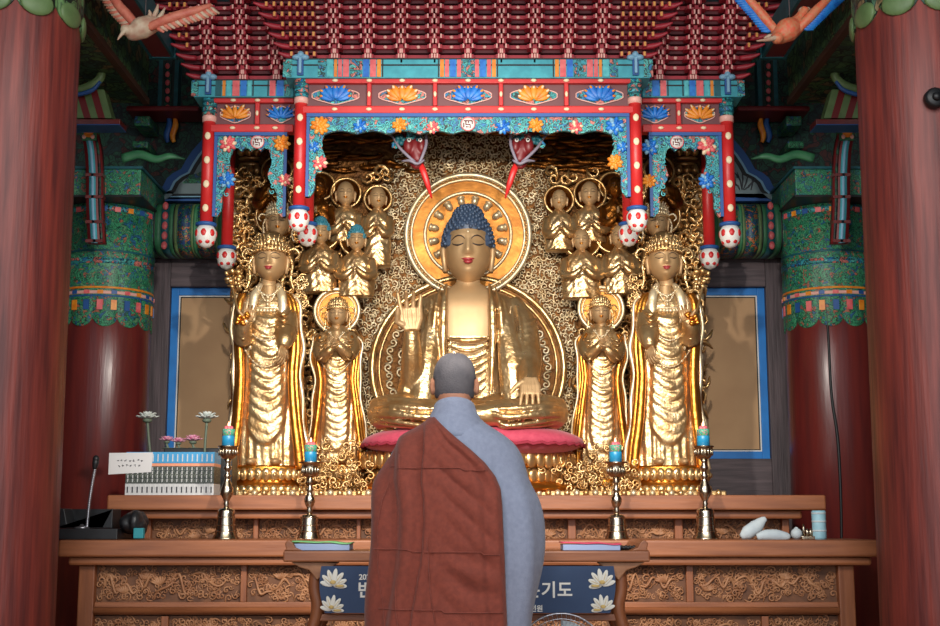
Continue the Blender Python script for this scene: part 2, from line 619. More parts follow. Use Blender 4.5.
def face_y(x, z):
    xx = min(0.999, (x / 0.36) ** 2 + (z / 0.5) ** 2)
    return -0.43 * math.sqrt(1 - xx) - float(bumps(np.array(x), np.array(z)))


def put(mb2, dest, H, c, mi=None, yaw=0.0, pitch=0.0, sx=1.0):
    """copy builder mb2 (unit head space) into dest scaled by H at c"""
    R = np.array((Matrix.Rotation(yaw, 3, 'Z') @ Matrix.Rotation(pitch, 3, 'X')).to_3x3())
    v = (np.concatenate(mb2.v) * np.array([sx, 1, 1])) @ R.T * H + np.array(tuple(c))
    o = dest.n
    dest.v.append(v)
    dest.n += len(v)
    dest.f += [tuple(i + o for i in f) for f in mb2.f]
    dest.m += [mi if mi is not None else q for q in mb2.m]
    dest.s += mb2.s


def head_unit(nu=64, nv=48, ears=True, lobe=0.32):
    b = MB()
    b.grid(head_xyz(nu, nv))
    if ears:
        for s in (-1, 1):
            b.tube([(s * .36, .02, .10), (s * .395, .03, .0), (s * .385, .0, -.12), (s * .36, -.03, -lobe)], [.04, .06, .045, .04], 8, flat=1.6)
    return b


def feature_units():
    """brow pair, eyelid pair, lips in unit head space"""
    B, E, L = MB(), MB(), MB()
    for s in (-1, 1):
        pts = [(s * x, face_y(s * x, z) - .004, z) for x, z in ((.05, .062), (.09, .098), (.15, .112), (.21, .098), (.26, .062))]
        B.tube(bez(pts, 12), [.006, .010, .005], 5)
        pts = [(s * x, face_y(s * x, z) - .004, z) for x, z in ((.07, .0), (.11, -.014), (.16, -.020), (.205, -.010), (.245, .012))]
        E.tube(bez(pts, 12), [.007, .013, .006], 5)
    for zc, w, r in ((-.213, .105, .019), (-.252, .082, .024)):
        pts = [(x, face_y(x, zc) - .002, zc + (.014 * (abs(x) / w) ** 2 if zc > -.23 else .030 * (abs(x) / w) ** 2)) for x in np.linspace(-w, w, 11)]
        L.tube(pts, [.003, r, r * 1.05, r, .003], 6)
    return B, E, L


def put_face(parent, H, c, lips, yaw=0.0, sx=1.0, fine=True):
    B, E, L = FEATS
    mk = []
    for u, nm, mm in ((B, 'eyebrow', M['brow']), (E, 'eyelid', M['brow']), (L, 'lips', lips)):
        b = MB()
        put(u, b, H, c, 0, yaw=yaw, sx=sx)
        if nm == 'lips':
            b.build(nm, mm, parent)
        elif fine:
            b.build_each(nm, mm, parent)
        else:
            mk.append(b)
    if mk:
        b = MB()
        for q in mk:
            b.add(np.concatenate(q.v), q.f)
        b.build('brows_and_eyes', M['brow'], parent)


def hair_unit(curls=True, line=0.20, ush=True, n=520, r=.030, side=True):
    b = MB()
    ph = np.linspace(-PI / 2, PI / 2, 30)[:, None]
    th = np.linspace(0, 2 * PI, 48, endpoint=False)[None, :]
    x = np.cos(ph) * np.cos(th)
    y = np.cos(ph) * np.sin(th)
    z = np.sin(ph) + 0 * th

    def keep(x, y, z):
        lim = np.where(y < 0, line / .5 + .0 * y, np.clip(line / .5 - y * 1.6, -.7, 9))
        lim = np.where((y < .15) & (np.abs(x) > .75), np.minimum(lim, .05), lim) if side else np.where(y < .5, line / .5, lim)
        return z > lim
    k = keep(x, y, z)
    f = np.where(k, 1.06, .86)
    b.grid(np.stack([x * .37 * f, y * .45 * f, z * .5 * f], -1))
    if ush:
        b.ell((0, .02, .44), (.22, .25, .17), 20, 12)
    if curls:
        i = np.arange(n)
        zz = 1 - 2 * (i + .5) / n
        a = i * PI * (3 - 5 ** .5)
        rr = np.sqrt(1 - zz * zz)
        for X, Y, Z in zip(rr * np.cos(a), rr * np.sin(a), zz):
            if bool(keep(np.array(X), np.array(Y), np.array(Z))):
                if ush and (X * .39 / .22) ** 2 + ((Y * .47) / .25) ** 2 < 1 and Z > 0:
                    continue
                b.ell((X * .395, Y * .48, Z * .535), (r, r, r), 6, 4)
        if ush:
            for q in range(110):
                zq = 1 - 1.25 * (q + .5) / 110
                aq = q * PI * (3 - 5 ** .5)
                rq = math.sqrt(max(0, 1 - zq * zq))
                b.ell((rq * math.cos(aq) * .23, .02 + rq * math.sin(aq) * .26, .44 + zq * .175), (r, r, r), 6, 4)
    return b


def crown_unit(tall=0.42):
    """openwork crown of leaf plates and beads around the brow, unit head space"""
    b = MB()
    b.lathe([(.385, .16), (.41, .18), (.41, .22), (.385, .24)], (0, 0, 0), 28, sy=1.18)
    for tier, (zz, n, hh, rr) in enumerate(((.27, 15, .11, .40), (.40, 13, .13, .38), (.54, 9, .15, .30))):
        for i in range(n):
            a = PI + PI * (i + .5 * (tier % 2)) / (n - 1 + (tier % 2)) if True else 0
            x, y = math.cos(a) * rr, math.sin(a) * rr * 1.15
            R = Matrix.Rotation(a + PI / 2, 3, 'Z')
            h2 = hh * (1.0 if i % 2 else 1.35)
            b.ell((x, y, zz * tall / .42), (.05, .025, h2 * .6), 8, 6, rot=R)
            b.ell((x * 1.06, y * 1.06, zz * tall / .42 - .05), (.028, .028, .028), 6, 4)
            b.ell((x * 1.05, y * 1.05, zz * tall / .42 + h2 * .55), (.02, .02, .03), 6, 4)
    b.ell((0, -.50, .40), (.075, .03, .13), 10, 8)
    b.ell((0, -.53, .40), (.04, .03, .05), 8, 6)
    for s in (-1, 1):
        b.tube(bez([(s * .38, -.1, .2), (s * .56, -.08, .26), (s * .66, -.05, .12), (s * .56, -.05, .02)], 10), [.03, .04, .02], 6)
        b.tube(bez([(s * .40, 0, .15), (s * .50, -.03, -.1), (s * .47, -.06, -.42), (s * .55, -.08, -.7)], 12), [.035, .03, .04, .015], 6, flat=.5)
        for q in range(5):
            b.ell((s * (.46 + .03 * (q % 2)), -.08, .05 - q * .13), (.03, .03, .03), 6, 4)
    b.ell((0, .05, .42), (.33, .36, .28), 16, 10)
    return b


HEAD, HEAD_LO, FEATS = head_unit(), head_unit(40, 32), feature_units()
CROWN = crown_unit()
HAIR_CURL = hair_unit()
HAIR_PLAIN = hair_unit(True, n=170, r=.05)
HAIR_BAND = hair_unit(False, ush=False, line=.225, side=False)


def loft(rows, nu=64, nv=80, p=2.2, disp=None, sm=5):
    """rows: (z, cx, halfwidth, cy, halfdepth) top to bottom; disp(x, z, s, t) moves the surface outward"""
    R = np.array(sorted(rows), float)
    z = np.linspace(R[0, 0], R[-1, 0], nv)
    c = [np.interp(z, R[:, 0], R[:, i]) for i in range(1, 5)]
    if sm:
        ker = np.ones(sm) / sm
        c = [np.convolve(np.pad(q, sm // 2, 'edge'), ker, 'valid')[:nv] for q in c]
    cx, hw, cy, hd = [q[:, None] for q in c]
    a = np.linspace(0, 2 * PI, nu, endpoint=False)[None, :]
    ca, sa = np.cos(a), np.sin(a)
    ux = np.sign(ca) * np.abs(ca) ** (2 / p)
    uy = np.sign(sa) * np.abs(sa) ** (2 / p)
    Z = z[:, None] + 0 * a
    X, Y = hw * ux, hd * uy
    if disp is not None:
        d = disp(X, Z, -sa + 0 * Z, X / hw)
        X = X + d * ca
        Y = Y + d * sa
    return np.stack([cx + X, cy + Y, Z], -1)


def hand(mb, wrist, dirv, palm_n, s, curl=(.25, .25, .25, .25), thumb=1, mi=0, spread=.12, thumb_dir=None):
    """hand from the wrist along dirv; palm faces palm_n; s = palm length"""
    d = Vector(dirv).normalized()
    n = Vector(palm_n)
    n = (n - d * n.dot(d)).normalized()
    x = d.cross(n).normalized() * thumb
    w = Vector(wrist)
    for i in range(5):
        off = (i - 2) * .19
        mb.tube([w + x * off * .55 * s, w + d * s * .5 + x * off * s, w + d * s * .98 + x * off * 1.05 * s], [s * .14, s * .17, s * .13], 8, mi, flat=.8, up=tuple(n))
    L = (.78, .92, .86, .66)
    for i in range(4):
        off = .42 - i * .27
        b = w + d * s * .92 + x * off * s
        fd = (d + x * (1.5 - i) * spread).normalized()
        pts = [b - fd * s * .15, b]
        ang = 0
        q = b.copy()
        for sg in (.42, .33, .25):
            ang += curl[i]
            q = q + (fd * math.cos(ang) + n * math.sin(ang)) * (L[i] * s * sg)
            pts.append(q.copy())
        mb.tube(pts, [s * .115, s * .108, s * .102, s * .094, s * .07], 8, mi)
    b = w + d * s * .22 + x * .34 * s
    td = Vector(thumb_dir).normalized() if thumb_dir else (d * .75 + x * .75 + n * .25).normalized()
    q1 = b + (d * .5 + x * .8 + n * .2).normalized() * s * .34
    q2 = q1 + td * s * .36
    q3 = q2 + (td + d * .3).normalized() * s * .28
    mb.tube([b, q1, q2, q3], [s * .16, s * .15, s * .125, s * .09], 8, mi)


def pray_hands(mb, c, s, mi=0, back=1):
    """palms pressed together pointing up in front of the chest; back=+1 means forearms come from +y"""
    c = Vector(c)
    for sd in (-1, 1):
        hand(mb, c + Vector((sd * s * .16, back * s * .25, -s * .8)), (0, -back * .25, 1), (-sd, 0, 0), s * .95, (.02,) * 4, thumb=-sd * back, mi=mi, spread=.02,
             thumb_dir=(0, back * .4, 1))


# ------------------------------------------------------------------ camera, render settings
cam = bpy.data.cameras.new('camera')
cam.sensor_width = 36.0
cam.lens = F / 940 * 36.0
cam.clip_end = 60
co = bpy.data.objects.new('camera', cam)
co.location = CAM
co.rotation_euler = (PI / 2 + TH, 0, 0)
COL.objects.link(co)
SC.camera = co
SC.view_settings.view_transform = 'Standard'
SC.view_settings.look = 'None'
SC.view_settings.gamma = 1
SC.view_settings.use_curve_mapping = False
SC.view_settings.exposure = 0.0


# ================================================================== THE SETTING
YW = 8.45
structure('floor', MB().span(-5.2, 5.2, -0.6, YW + .2, -.1, 0), M['floor'])
structure('wall_back', MB().span(-5.2, 5.2, YW, YW + .15, 0, 5.6), M['darkwood'])
structure('wall_left', MB().span(-5.2, -5.05, -0.6, YW, 0, 5.6), M['hallwood'])
structure('wall_right', MB().span(5.05, 5.2, -0.6, YW, 0, 5.6), M['hallwood'])
structure('ceiling', MB().span(-5.2, 5.2, 1.6, YW + .15, 5.6, 5.7), M['darkceil'])
# front wall over the open doorway behind the viewer
fw = MB()
fw.span(-5.2, -4.6, -.75, -.6, 0, 5.7)
fw.span(4.6, 5.2, -.75, -.6, 0, 5.7)
fw.span(-4.6, 4.6, -.75, -.6, 4.9, 5.3)
structure('wall_front', fw, M['hallwood'])

# ------------------------------------------------------------------ great red columns in front
YC = 5.6


def scallop_band(zb, zt, r, n=9, drop=.05, thick=.006, tri=None):
    """sleeve round a column whose lower hem is cut in scallops"""
    b = MB()
    nu = n * 10
    V = np.zeros((6, nu, 3))
    for j in range(nu):
        a = 2 * PI * j / nu
        sc = abs(math.sin(a * n / 2))
        z0 = zb + drop * (1 - sc ** .6)
        for i, (rr, zz) in enumerate(((r - .01, zt), (r + thick, zt), (r + thick, (zt + z0) / 2), (r + thick, z0 + .004), (r + thick * .6, z0), (r - .01, z0))):
            V[i, j] = (rr * math.cos(a), rr * math.sin(a), zz)
    b.grid(V[::-1], 0, True, False)
    return b


def shift(mb, loc):
    l = np.array(tuple(loc))
    mb.v = [q + l for q in mb.v]
    return mb


for sgn, nm in ((-1, 'left'), (1, 'right')):
    inner = pxx(66, 313, YC) if sgn < 0 else pxx(869, 313, YC)
    r = .285
    cxx = inner + sgn * r
    lab = ('thick red lacquered column in front, at the microphone end of the altar' if sgn < 0 else
           'thick red lacquered column in front, with a round black knob on it')
    t = thing('red_column', lab, 'column', (cxx, YC, 0), 'great front columns')
    MB().lathe([(.292, 0), (.290, .8), (.285, 1.7), (.278, 3.0), (.272, 5.55)], (cxx, YC, 0), 48).build('shaft', M['lacquer'], t)
    zs = P(50, 9, YC - r).z
    shift(scallop_band(zs, 5.4, .280, 10, .06), (cxx, YC, 0)).build('painted_collar', M['dan_beam'], t)
    b = MB()
    for k in range(10):
        a = 2 * PI * (k + .5) / 10
        b.ell((cxx + .283 * math.cos(a), YC + .283 * math.sin(a), zs + .05), (.075, .018, .055), 12, 8, rot=Matrix.Rotation(a + PI / 2, 3, 'Z'))
    b.build('collar_lobe', M['green_lt'], t)
    b = MB()
    b.lathe([(.33, 0), (.36, .02), (.36, .10), (.32, .14)], (cxx, YC, 0), 40)
    b.build('stone_base', M['hallwood'], t)

# knob on the right column
q = P(935, 98, YC - .3)
b = MB()
R = Matrix.Rotation(PI / 2, 3, 'X')
for (rr, y0) in ((.030, .0), (.045, -.03), (.022, -.06)):
    pass
b.tube([(q.x, q.y + .12, q.z), (q.x, q.y + .02, q.z)], .026, 16)
b.tube([(q.x, q.y + .03, q.z), (q.x, q.y + .02, q.z), (q.x, q.y - .01, q.z), (q.x, q.y - .02, q.z)], [.036, .044, .044, .034], 20)
b.tube([(q.x, q.y - .018, q.z), (q.x, q.y - .035, q.z)], [.02, .016], 14)
single('wall_mount_knob', 'round black knob fixed high on the red column', 'knob', b, M['blackplastic'], loc=q)

# ------------------------------------------------------------------ rear columns with painted sleeves
YR = 7.95
ZR = {}
for sgn in (-1, 1):
    cxx = pxx(102, 400, YR) if sgn < 0 else pxx(834, 400, YR)
    r = .275
    lab = 'dark red column against the back wall, behind the microphone and black amplifier' if sgn < 0 else 'dark red column against the back wall, split by a long black crack'
    t = thing('painted_column', lab, 'column', (cxx, YR, 0), 'rear columns with painted sleeves')
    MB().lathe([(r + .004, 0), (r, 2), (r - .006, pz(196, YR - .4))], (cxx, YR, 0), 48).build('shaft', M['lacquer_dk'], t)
    z0, z1, z2, z3 = (pz(y, YR - r) for y in (326, 292, 260, 200))
    shift(scallop_band(z0, z3, r, 12, .05), (cxx, YR, 0)).build('painted_sleeve', M['dan_sleeve'], t)
    b = MB()
    for zz, h, mi in ((z1, .02, 0), (z1 + .03, .012, 1), (z2 + .06, .012, 2), (z2, .035, 3), (z3 - .05, .03, 3), (z1 - .02, .008, 4)):
        b.lathe([(r, -h / 2), (r + .009, -h / 2), (r + .009, h / 2), (r, h / 2)], (cxx, YR, zz), 48, mi)
    b.build('painted_ring', [M['pinktick'], M['orange'], M['teal_dk'], M['dan_teal'], M['deepblue']], t)
    b = MB()
    for k in range(22):
        a = 2 * PI * k / 22
        for zz, hh, mi in ((z1 - .075, .06, k % 3), (z1 + .002, .022, (k + 1) % 3), (z3 - .055, .03, (k + 2) % 3)):
            b.box((cxx + (r + .008) * math.cos(a), YR + (r + .008) * math.sin(a), zz), (.034, .008, hh), mi, Matrix.Rotation(a + PI / 2, 3, 'Z'))
    b.build('painted_block', [M['orange'], M['deepblue'], M['pink']], t)
    if sgn > 0:
        pts = [P(x, y, YR - r * .98) for x, y in ((825, 244), (826, 290), (829, 340), (832, 395), (838, 440), (841, 500), (842, 560))]
        MB().tube(bez([(p.x, YR - math.sqrt(max(0, r * r - (p.x - cxx) ** 2)) - .0, p.z) for p in pts], 24), [.004, .008, .010, .008], 6).build('crack', M['black'], t)
    # stacked painted capital blocks over the column
    zb, zt = pz(196, YR - .4), pz(170, YR - .4)
    tb = thing('capital_block', 'green painted block on top of the ' + ('column behind the microphone' if sgn < 0 else 'cracked column'), 'bracket block', (cxx, YR - .15, zb), 'capital blocks over the rear columns')
    b = MB()
    b.span(cxx - .29, cxx + .29, YR - .42, YR + .3, zb, zt)
    b.build('block', M['dan_sleeve'], tb, bevel=.006)
    b = MB()
    b.span(cxx - .3, cxx + .3, YR - .43, YR + .3, zt, zt + .015, 0)
    b.span(cxx - .3, cxx + .3, YR - .43, YR + .3, zb - .012, zb, 1)
    b.build('edge_band', [M['teal_dk'], M['black']], tb)
    b = MB()
    pts = [(cxx + sgn * -.18, YR - .44, zt + .06), (cxx - sgn * .28, YR - .44, zt + .085), (cxx - sgn * .38, YR - .44, zt + .055), (cxx - sgn * .46, YR - .44, zt + .075), (cxx - sgn * .55, YR - .43, zt + .06)]
    b.tube(bez(pts, 20), [.03, .028, .024, .02, .004], 8, flat=.5)
    b.build('vine_carving', M['green'], tb)

# painted lintel beam along the back between the rear columns
xl, xr = pxx(102, 300, YR), pxx(834, 300, YR)
YLn = 8.075
zb, zt = pz(250.5, YLn - .17), pz(201, YLn - .17)
t = thing('painted_lintel', 'long green painted lintel crossing behind the gilded altarpiece', 'beam', ((xl + xr) / 2, YR, zb))
prof = []
hz, hy = (zt - zb) / 2, .17
b = MB()
sec = [(hy * math.copysign(abs(math.cos(w)) ** .6, math.cos(w)), hz * math.copysign(abs(math.sin(w)) ** .6, math.sin(w))) for w in np.linspace(0, 2 * PI, 28, endpoint=False)]
V = np.array([[(x, YLn + sy, (zb + zt) / 2 + sz) for sy, sz in sec] for x in np.linspace(xl, xr, 40)])
b.grid(V)
b.build('beam', M['dan_green'], t)


def wrapband(b, x0, x1, mi, grow=.006):
    V = np.array([[(x, YLn + sy * (1 + grow / hy), (zb + zt) / 2 + sz * (1 + grow / hz)) for sy, sz in sec] for x in (x0, x1)])
    b.grid(V, mi)


b, d = MB(), MB()
for side in (-1, 1):
    def X(px):
        return pxx(px if side < 0 else 936 - px, 225, YLn - .17)
    for p0, p1, mi in ((153.5, 155, 0), (155, 161, 1), (161, 169, 2), (169, 173, 1), (173, 174.2, 0), (174.2, 177, 3), (178, 190, 4), (191, 193, 3), (193.5, 196, 1), (198, 214, 4), (216, 218, 3), (218, 232, 1)):
        a0, a1 = sorted((X(p0), X(p1)))
        wrapband(b, a0, a1, mi)
    for i in range(5):
        d.ell((X(165), YLn - hy - .004, zb + (zt - zb) * (.1 + .2 * i)), (.019, .010, .026), 10, 6)
b.build('painted_stripe', [M['black'], M['green'], M['teal_dk'], M['green_lt'], pattern('lintel_lattice', [(30, 70, 130), (60, 130, 90), (190, 110, 60), (40, 90, 120)], 40)], t)
d.build('painted_dot', M['pink'], t)

# blue-bordered tan wall boards
YB = 8.32
for sgn in (-1, 1):
    lab = ('tan board in a blue border on the back wall, behind the books and white lotuses' if sgn < 0 else 'tan board in a blue border on the back wall, beside the cracked column')
    mx = lambda px: px if sgn < 0 else 936 - px
    xo, xi = pxx(mx(168.5), 380, YB), pxx(mx(300), 380, YB)
    zt_, zb_ = pz(288, YB), pz(459, YB)
    t = thing('wall_panel', lab, 'wall panel', ((xo + xi) / 2, YB, zb_), 'tan wall panels')
    x0, x1 = min(xo, xi), max(xo, xi)
    w = .048
    MB().span(x0 + w, x1 - w, YB + .02, YB + .05, zb_ + w, zt_ - w).build('board', M['tan'], t)
    b = MB()
    for (a0, a1, c0, c1) in ((x0, x0 + w, zb_, zt_), (x1 - w, x1, zb_, zt_), (x0 + w, x1 - w, zt_ - w, zt_), (x0 + w, x1 - w, zb_, zb_ + w)):
        b.span(a0, a1, YB, YB + .1, c0, c1)
    b.build('blue_border', M['blue'], t, bevel=.003)
    b = MB()
    for (off, th, mi) in ((w, .008, 0), (w + .008, .006, 1)):
        for (a0, a1, c0, c1) in ((x0 + off, x0 + off + th, zb_ + off, zt_ - off), (x1 - off - th, x1 - off, zb_ + off, zt_ - off),
                                 (x0 + off + th, x1 - off - th, zt_ - off - th, zt_ - off), (x0 + off + th, x1 - off - th, zb_ + off, zb_ + off + th)):
            b.span(a0, a1, YB + .012, YB + .03, c0, c1, mi)
    b.build_each('inner_line', [M['white'], M['black']], t)
    # timber frame around the board
    fr = thing('wall_frame', 'dark weathered timber framing round the ' + ('tan board behind the books' if sgn < 0 else 'tan board by the cracked column'), 'timber frame', ((xo + xi) / 2, YB, 0), 'timber frames of the back wall')
    xs = sorted((pxx(mx(147), 380, YB - .05), xo))
    MB().span(xs[0] - (.1 if sgn < 0 else 0), xs[1] + (.1 if sgn > 0 else 0), YB - .04, YW, 0, zt_ + .2).build('stile', M['darkwood_v'], fr, bevel=.006)
    xs2 = sorted((xo, xi))
    MB().span(xs2[0], xs2[1], YB - .05, YW, zt_, pz(251, YB)).build('upper_rail', M['darkwood'], fr, bevel=.006)
    MB().span(xs2[0], xs2[1], YB - .05, YW, zb_ - .7, zb_).build('lower_rail', M['darkwood'], fr, bevel=.006)

# cloud-shaped painted panels above the lintel
YT = 8.15
for sgn in (-1, 1):
    mx = lambda px: px if sgn < 0 else 936 - px
    outl = [(143, 201), (147, 196), (156, 192), (163, 186), (167, 178), (173, 173), (181, 169), (186, 160), (192, 151), (199, 143), (206, 135), (215, 128), (300, 128), (300, 201)]

    def poly(off):
        pts = []
        for i, (x, y) in enumerate(outl):
            pts.append((pxx(mx(x + off * 1.5), y + off * .6, YT), P(0, (y + off * .75) if y < 200 else (y - off * .8), YT).z))
        return pts
    t = thing('painted_gable_panel', ('pale cloud-edged painted panel with a dark green hill, over the tan board behind the books' if sgn < 0 else
              'pale cloud-edged painted panel with black ink orchid leaves'), 'painted panel', (pxx(mx(230), 170, YT), YT, pz(201, YT)), 'painted panels over the lintel')
    for nm, off, y, mm in (('blue_border', 0, 0, 'deepblue'), ('light_line', 4.5, -.006, 'lightblue'), ('black_line', 6, -.010, 'black'), ('painted_field', 8.5, -.014, 'skyfield')):
        MB().prism(poly(off), YT + y, YT + .05).build(nm, M[mm], t)
    b = MB()
    if sgn < 0:
        b.prism([(pxx(x, y, YT), P(0, y, YT).z) for x, y in ((183, 184), (190, 176), (198, 174), (206, 170), (214, 177), (230, 184))], YT - .018, YT, 0)
        b.build('painted_hill', M['dan_green'], t)
    else:
        for (x, y), (x2, y2) in (((742, 190), (737, 172)), ((742, 190), (742, 168)), ((743, 190), (748, 175)), ((740, 190), (734, 182)), ((744, 190), (752, 183)), ((751, 190), (752, 178)), ((738, 178), (734, 172)), ((748, 186), (756, 178)), ((736, 186), (731, 170))):
            p, q = P(x, y, YT - .016), P(x2, y2, YT - .016)
            b.tube([p, (p + q) / 2 + Vector((.006, 0, 0)), q], [.003, .006, .002], 5, flat=.4)
        b.build('ink_leaf', M['ink'], t)

# hanging bracket tails beside the rear columns
for sgn in (-1, 1):
    mx = lambda px: px if sgn < 0 else 936 - px
    Y0 = 7.40
    cl = [(87, 118), (89, 132), (92.5, 150), (94, 175), (94, 200), (95, 225), (96, 243)]
    lab = 'striped carved bracket tail hanging before the ' + ('sleeve of the column behind the microphone' if sgn < 0 else 'sleeve of the cracked column')
    t = thing('hanging_bracket_tail', lab, 'bracket', P(mx(95), 243, Y0), 'hanging bracket tails')
    k = ks(Y0)

    def strip(off, w, dy, mi, b, depth=.055):
        pts = [P(mx(x + off), y, Y0) for x, y in cl]
        ps = bez(pts, 24)
        V = np.array([[(p.x - w * k, Y0 + dy, p.z), (p.x + w * k, Y0 + dy, p.z), (p.x + w * k, Y0 + depth, p.z), (p.x - w * k, Y0 + depth, p.z)] for p in ps])
        b.grid(V, mi)
    b = MB()
    strip(0, 8.2, 0, 0, b)
    b.build('tail_body', M['dragonred'], t)
    b = MB()
    strip(-1.5, 3.2, -.006, 0, b, .01)
    strip(-1.2, 1.3, -.010, 1, b, .01)
    strip(5.8, 1.3, -.006, 3, b, .01)
    b.build('painted_stripe', [M['teal'], M['lightblue'], M['red'], M['dan_dark']], t)
    b = MB()
    for yy in (175, 197, 222, 241):
        p = P(mx(94.5), yy, Y0)
        b.box((p.x, Y0 + .02, p.z), (17.6 * k, .06, .018))
    b.build_each('cross_band', M['lacquer_dk'], t)
    p = P(mx(89), 133, Y0 - .02)
    b = MB()
    b.box((p.x, Y0 + .02, p.z), (.085, .08, .085), 0)
    b.ell((p.x, Y0 - .03, p.z), (.03, .02, .03), 10, 6, 1)
    for i in (-1, 1):
        for j in (-1, 1):
            b.ell((p.x + i * .025, Y0 - .03, p.z + j * .025), (.014, .008, .014), 8, 5, 2)
    b.build('flower_block', [M['green'], M['orange'], M['pinktick']], t, bevel=.004)

# deep painted beams running from the front columns back to the rear columns
for sgn in (-1, 1):
    mx = lambda px: px if sgn < 0 else 936 - px
    y0, y1 = 4.9, 7.6
    # inner lower edge passes through the pixels (82,0) and (135,92)
    pa = P(mx(122), 70, 7.0)
    xin, zlow = pa.x, pa.z
    lab = 'deep green painted beam running back over the ' + ('amplifier end of the altar' if sgn < 0 else 'altar end with the pale pouches')
    t = thing('painted_side_beam', lab, 'beam', (xin + sgn * .2, y0, zlow), 'side beams under the ceiling')
    b = MB()
    b.span(xin, xin + sgn * .36, y0, y1, zlow, zlow + .55)
    b.build('beam', M['dan_beam'], t, bevel=.015)
    b = MB()
    b.span(xin - sgn * .008, xin + sgn * .03, y0, y1, zlow - .006, zlow + .03, 0)
    b.build('edge_line', [M['hallwood']], t)
    # striped bracket below its end, left unattached in mid-air
    z0 = pz(121, 7.3)
    u = thing('striped_bracket', 'green and red striped bracket under the ' + ('beam end above the microphone side' if sgn < 0 else 'beam end beside the column with the knob'), 'bracket', (pxx(mx(95), 118, 7.3), 7.3, z0), 'striped brackets')
    b, e = MB(), MB()
    for i in range(6):
        xa = 62 + i * 7
        pts = [P(mx(xa), 92 - i * .5, 7.1), P(mx(xa + 7), 92 - i * .5, 7.1), P(mx(xa + 15), 118, 7.1), P(mx(xa + 8), 118, 7.1)]
        b.prism([(p.x, p.z) for p in pts], 7.1, 7.2, (0, 0, 2, 0, 1, 0)[i])
    b.build('striped_body', [M['green_lt'], M['dragonred'], M['dragonred']], u)
    pz0 = P(mx(120), 121, 7.08)
    e.span(pxx(mx(60), 121, 7.08), pz0.x, 7.08, 7.22, pz0.z - .02, pz0.z + .012, 0)
    e.span(pxx(mx(60), 121, 7.08), pz0.x, 7.07, 7.22, pz0.z - .026, pz0.z - .02, 1)
    e.build('bottom_band', [M['lacquer_dk'], M['deepblue']], u, bevel=.004)
    s_ = MB()
    pts = [P(mx(x), y, 7.06) for x, y in ((74, 90), (84, 88), (94, 84), (101, 76), (98, 68), (90, 72))]
    s_.tube(bez(pts, 24), [.02, .028, .025, .015], 8, 0, flat=.8)
    s_.tube(bez([p + Vector((0, -.01, -.035)) for p in pts[:4]], 16), [.012, .015, .01], 6, 1)
    s_.build('curl', [M['green_lt'], M['deepblue']], u)

# red purlin ends hanging in the dark and the dim bracket wall behind
for sgn in (-1, 1):
    mx = lambda px: px if sgn < 0 else 936 - px
    a, c = P(mx(153), 0, 6.0), P(mx(150), 58, 7.0)
    q = P(mx(162), 57, 7.0)
    t = thing('red_purlin', 'dark red purlin with pale blue edge lines above the ' + ('crane carving' if sgn < 0 else 'orange and blue bird carving'), 'beam', (q.x, 5.6, q.z), 'red purlins')
    w = .055
    MB().span(q.x - w, q.x + w, 5.4, 7.0, q.z, q.z + .12).build('beam', M['dragonred'], t, bevel=.004)
    b = MB()
    for s in (-1, 1):
        b.span(q.x + s * (w + .006) - .008, q.x + s * (w + .006) + .008, 5.4, 7.02, q.z - .004, q.z + .124)
    b.span(q.x - w - .02, q.x + w + .02, 7.0, 7.03, q.z - .006, q.z + .13)
    b.build('edge_line', M['teal_dk'], t)
    # bracket wall panel
    t = thing('bracket_wall_panel', 'dim green painted panel between brackets, above the ' + ('hill painting' if sgn < 0 else 'orchid painting'), 'painted panel', (pxx(mx(165), 100, 8.2), 8.2, pz(135, 8.2)), 'dim painted panels')
    x0, x1 = sorted((pxx(mx(30), 90, 8.2), pxx(mx(330), 90, 8.2)))
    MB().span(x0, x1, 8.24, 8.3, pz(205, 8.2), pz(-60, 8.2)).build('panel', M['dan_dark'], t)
    b = MB()
    for x0p, x1p, mi in ((158, 162, 0), (162, 164, 1), (164.5, 171, 2), (171.5, 174, 1), (174, 178, 0)):
        xs = sorted((pxx(mx(x0p), 90, 8.15), pxx(mx(x1p), 90, 8.15)))
        b.span(xs[0], xs[1], 8.15, 8.24, pz(118, 8.15), pz(60, 8.15), mi)
    b.build('upright_band', [M['teal_dk'], M['darkceil'], M['dan_dark']], t)
    b = MB()
    for i in range(7):
        p = P(mx(167.5), 66 + i * 8.3, 8.14)
        b.ell(p, (.016, .008, .02), 8, 6)
    b.build('painted_dot', M['pink'], t)
    b = MB()
    for x, mi, dx in ((174, 0, 1.5), (168, 1, 1.5)):
        pts = [P(mx(x + dx * math.sin(i * .9)), 117 + i * 3.6, 8.12) for i in range(8)]
        b.tube(bez(pts, 20), [.012, .022, .022, .012], 6, mi, flat=.4)
    b.build('painted_ribbon', [M['orange'], M['deepblue']], t)
    for j, (xa, xb, ya, yb, nm) in enumerate(((136, 152, 118, 128, 'upper'), (134, 150, 143, 150, 'lower'), (128, 200, 108, 113, 'long'))):
        xs = sorted((pxx(mx(xa), ya, 8.0), pxx(mx(xb), ya, 8.0)))
        lab = {'upper': 'small teal-edged bracket block over the ', 'lower': 'low green bracket arm just above the ', 'long': 'long dark red bracket bar above the '}[nm] + ('hill painting' if sgn < 0 else 'orchid painting')
        single('bracket_arm', lab, 'bracket', MB().span(xs[0], xs[1], 7.95, 8.2, pz(yb, 8.0), pz(ya, 8.0)), M['dan_green'] if nm != 'long' else M['dragonred'], 'dim bracket arms', bevel=.01)

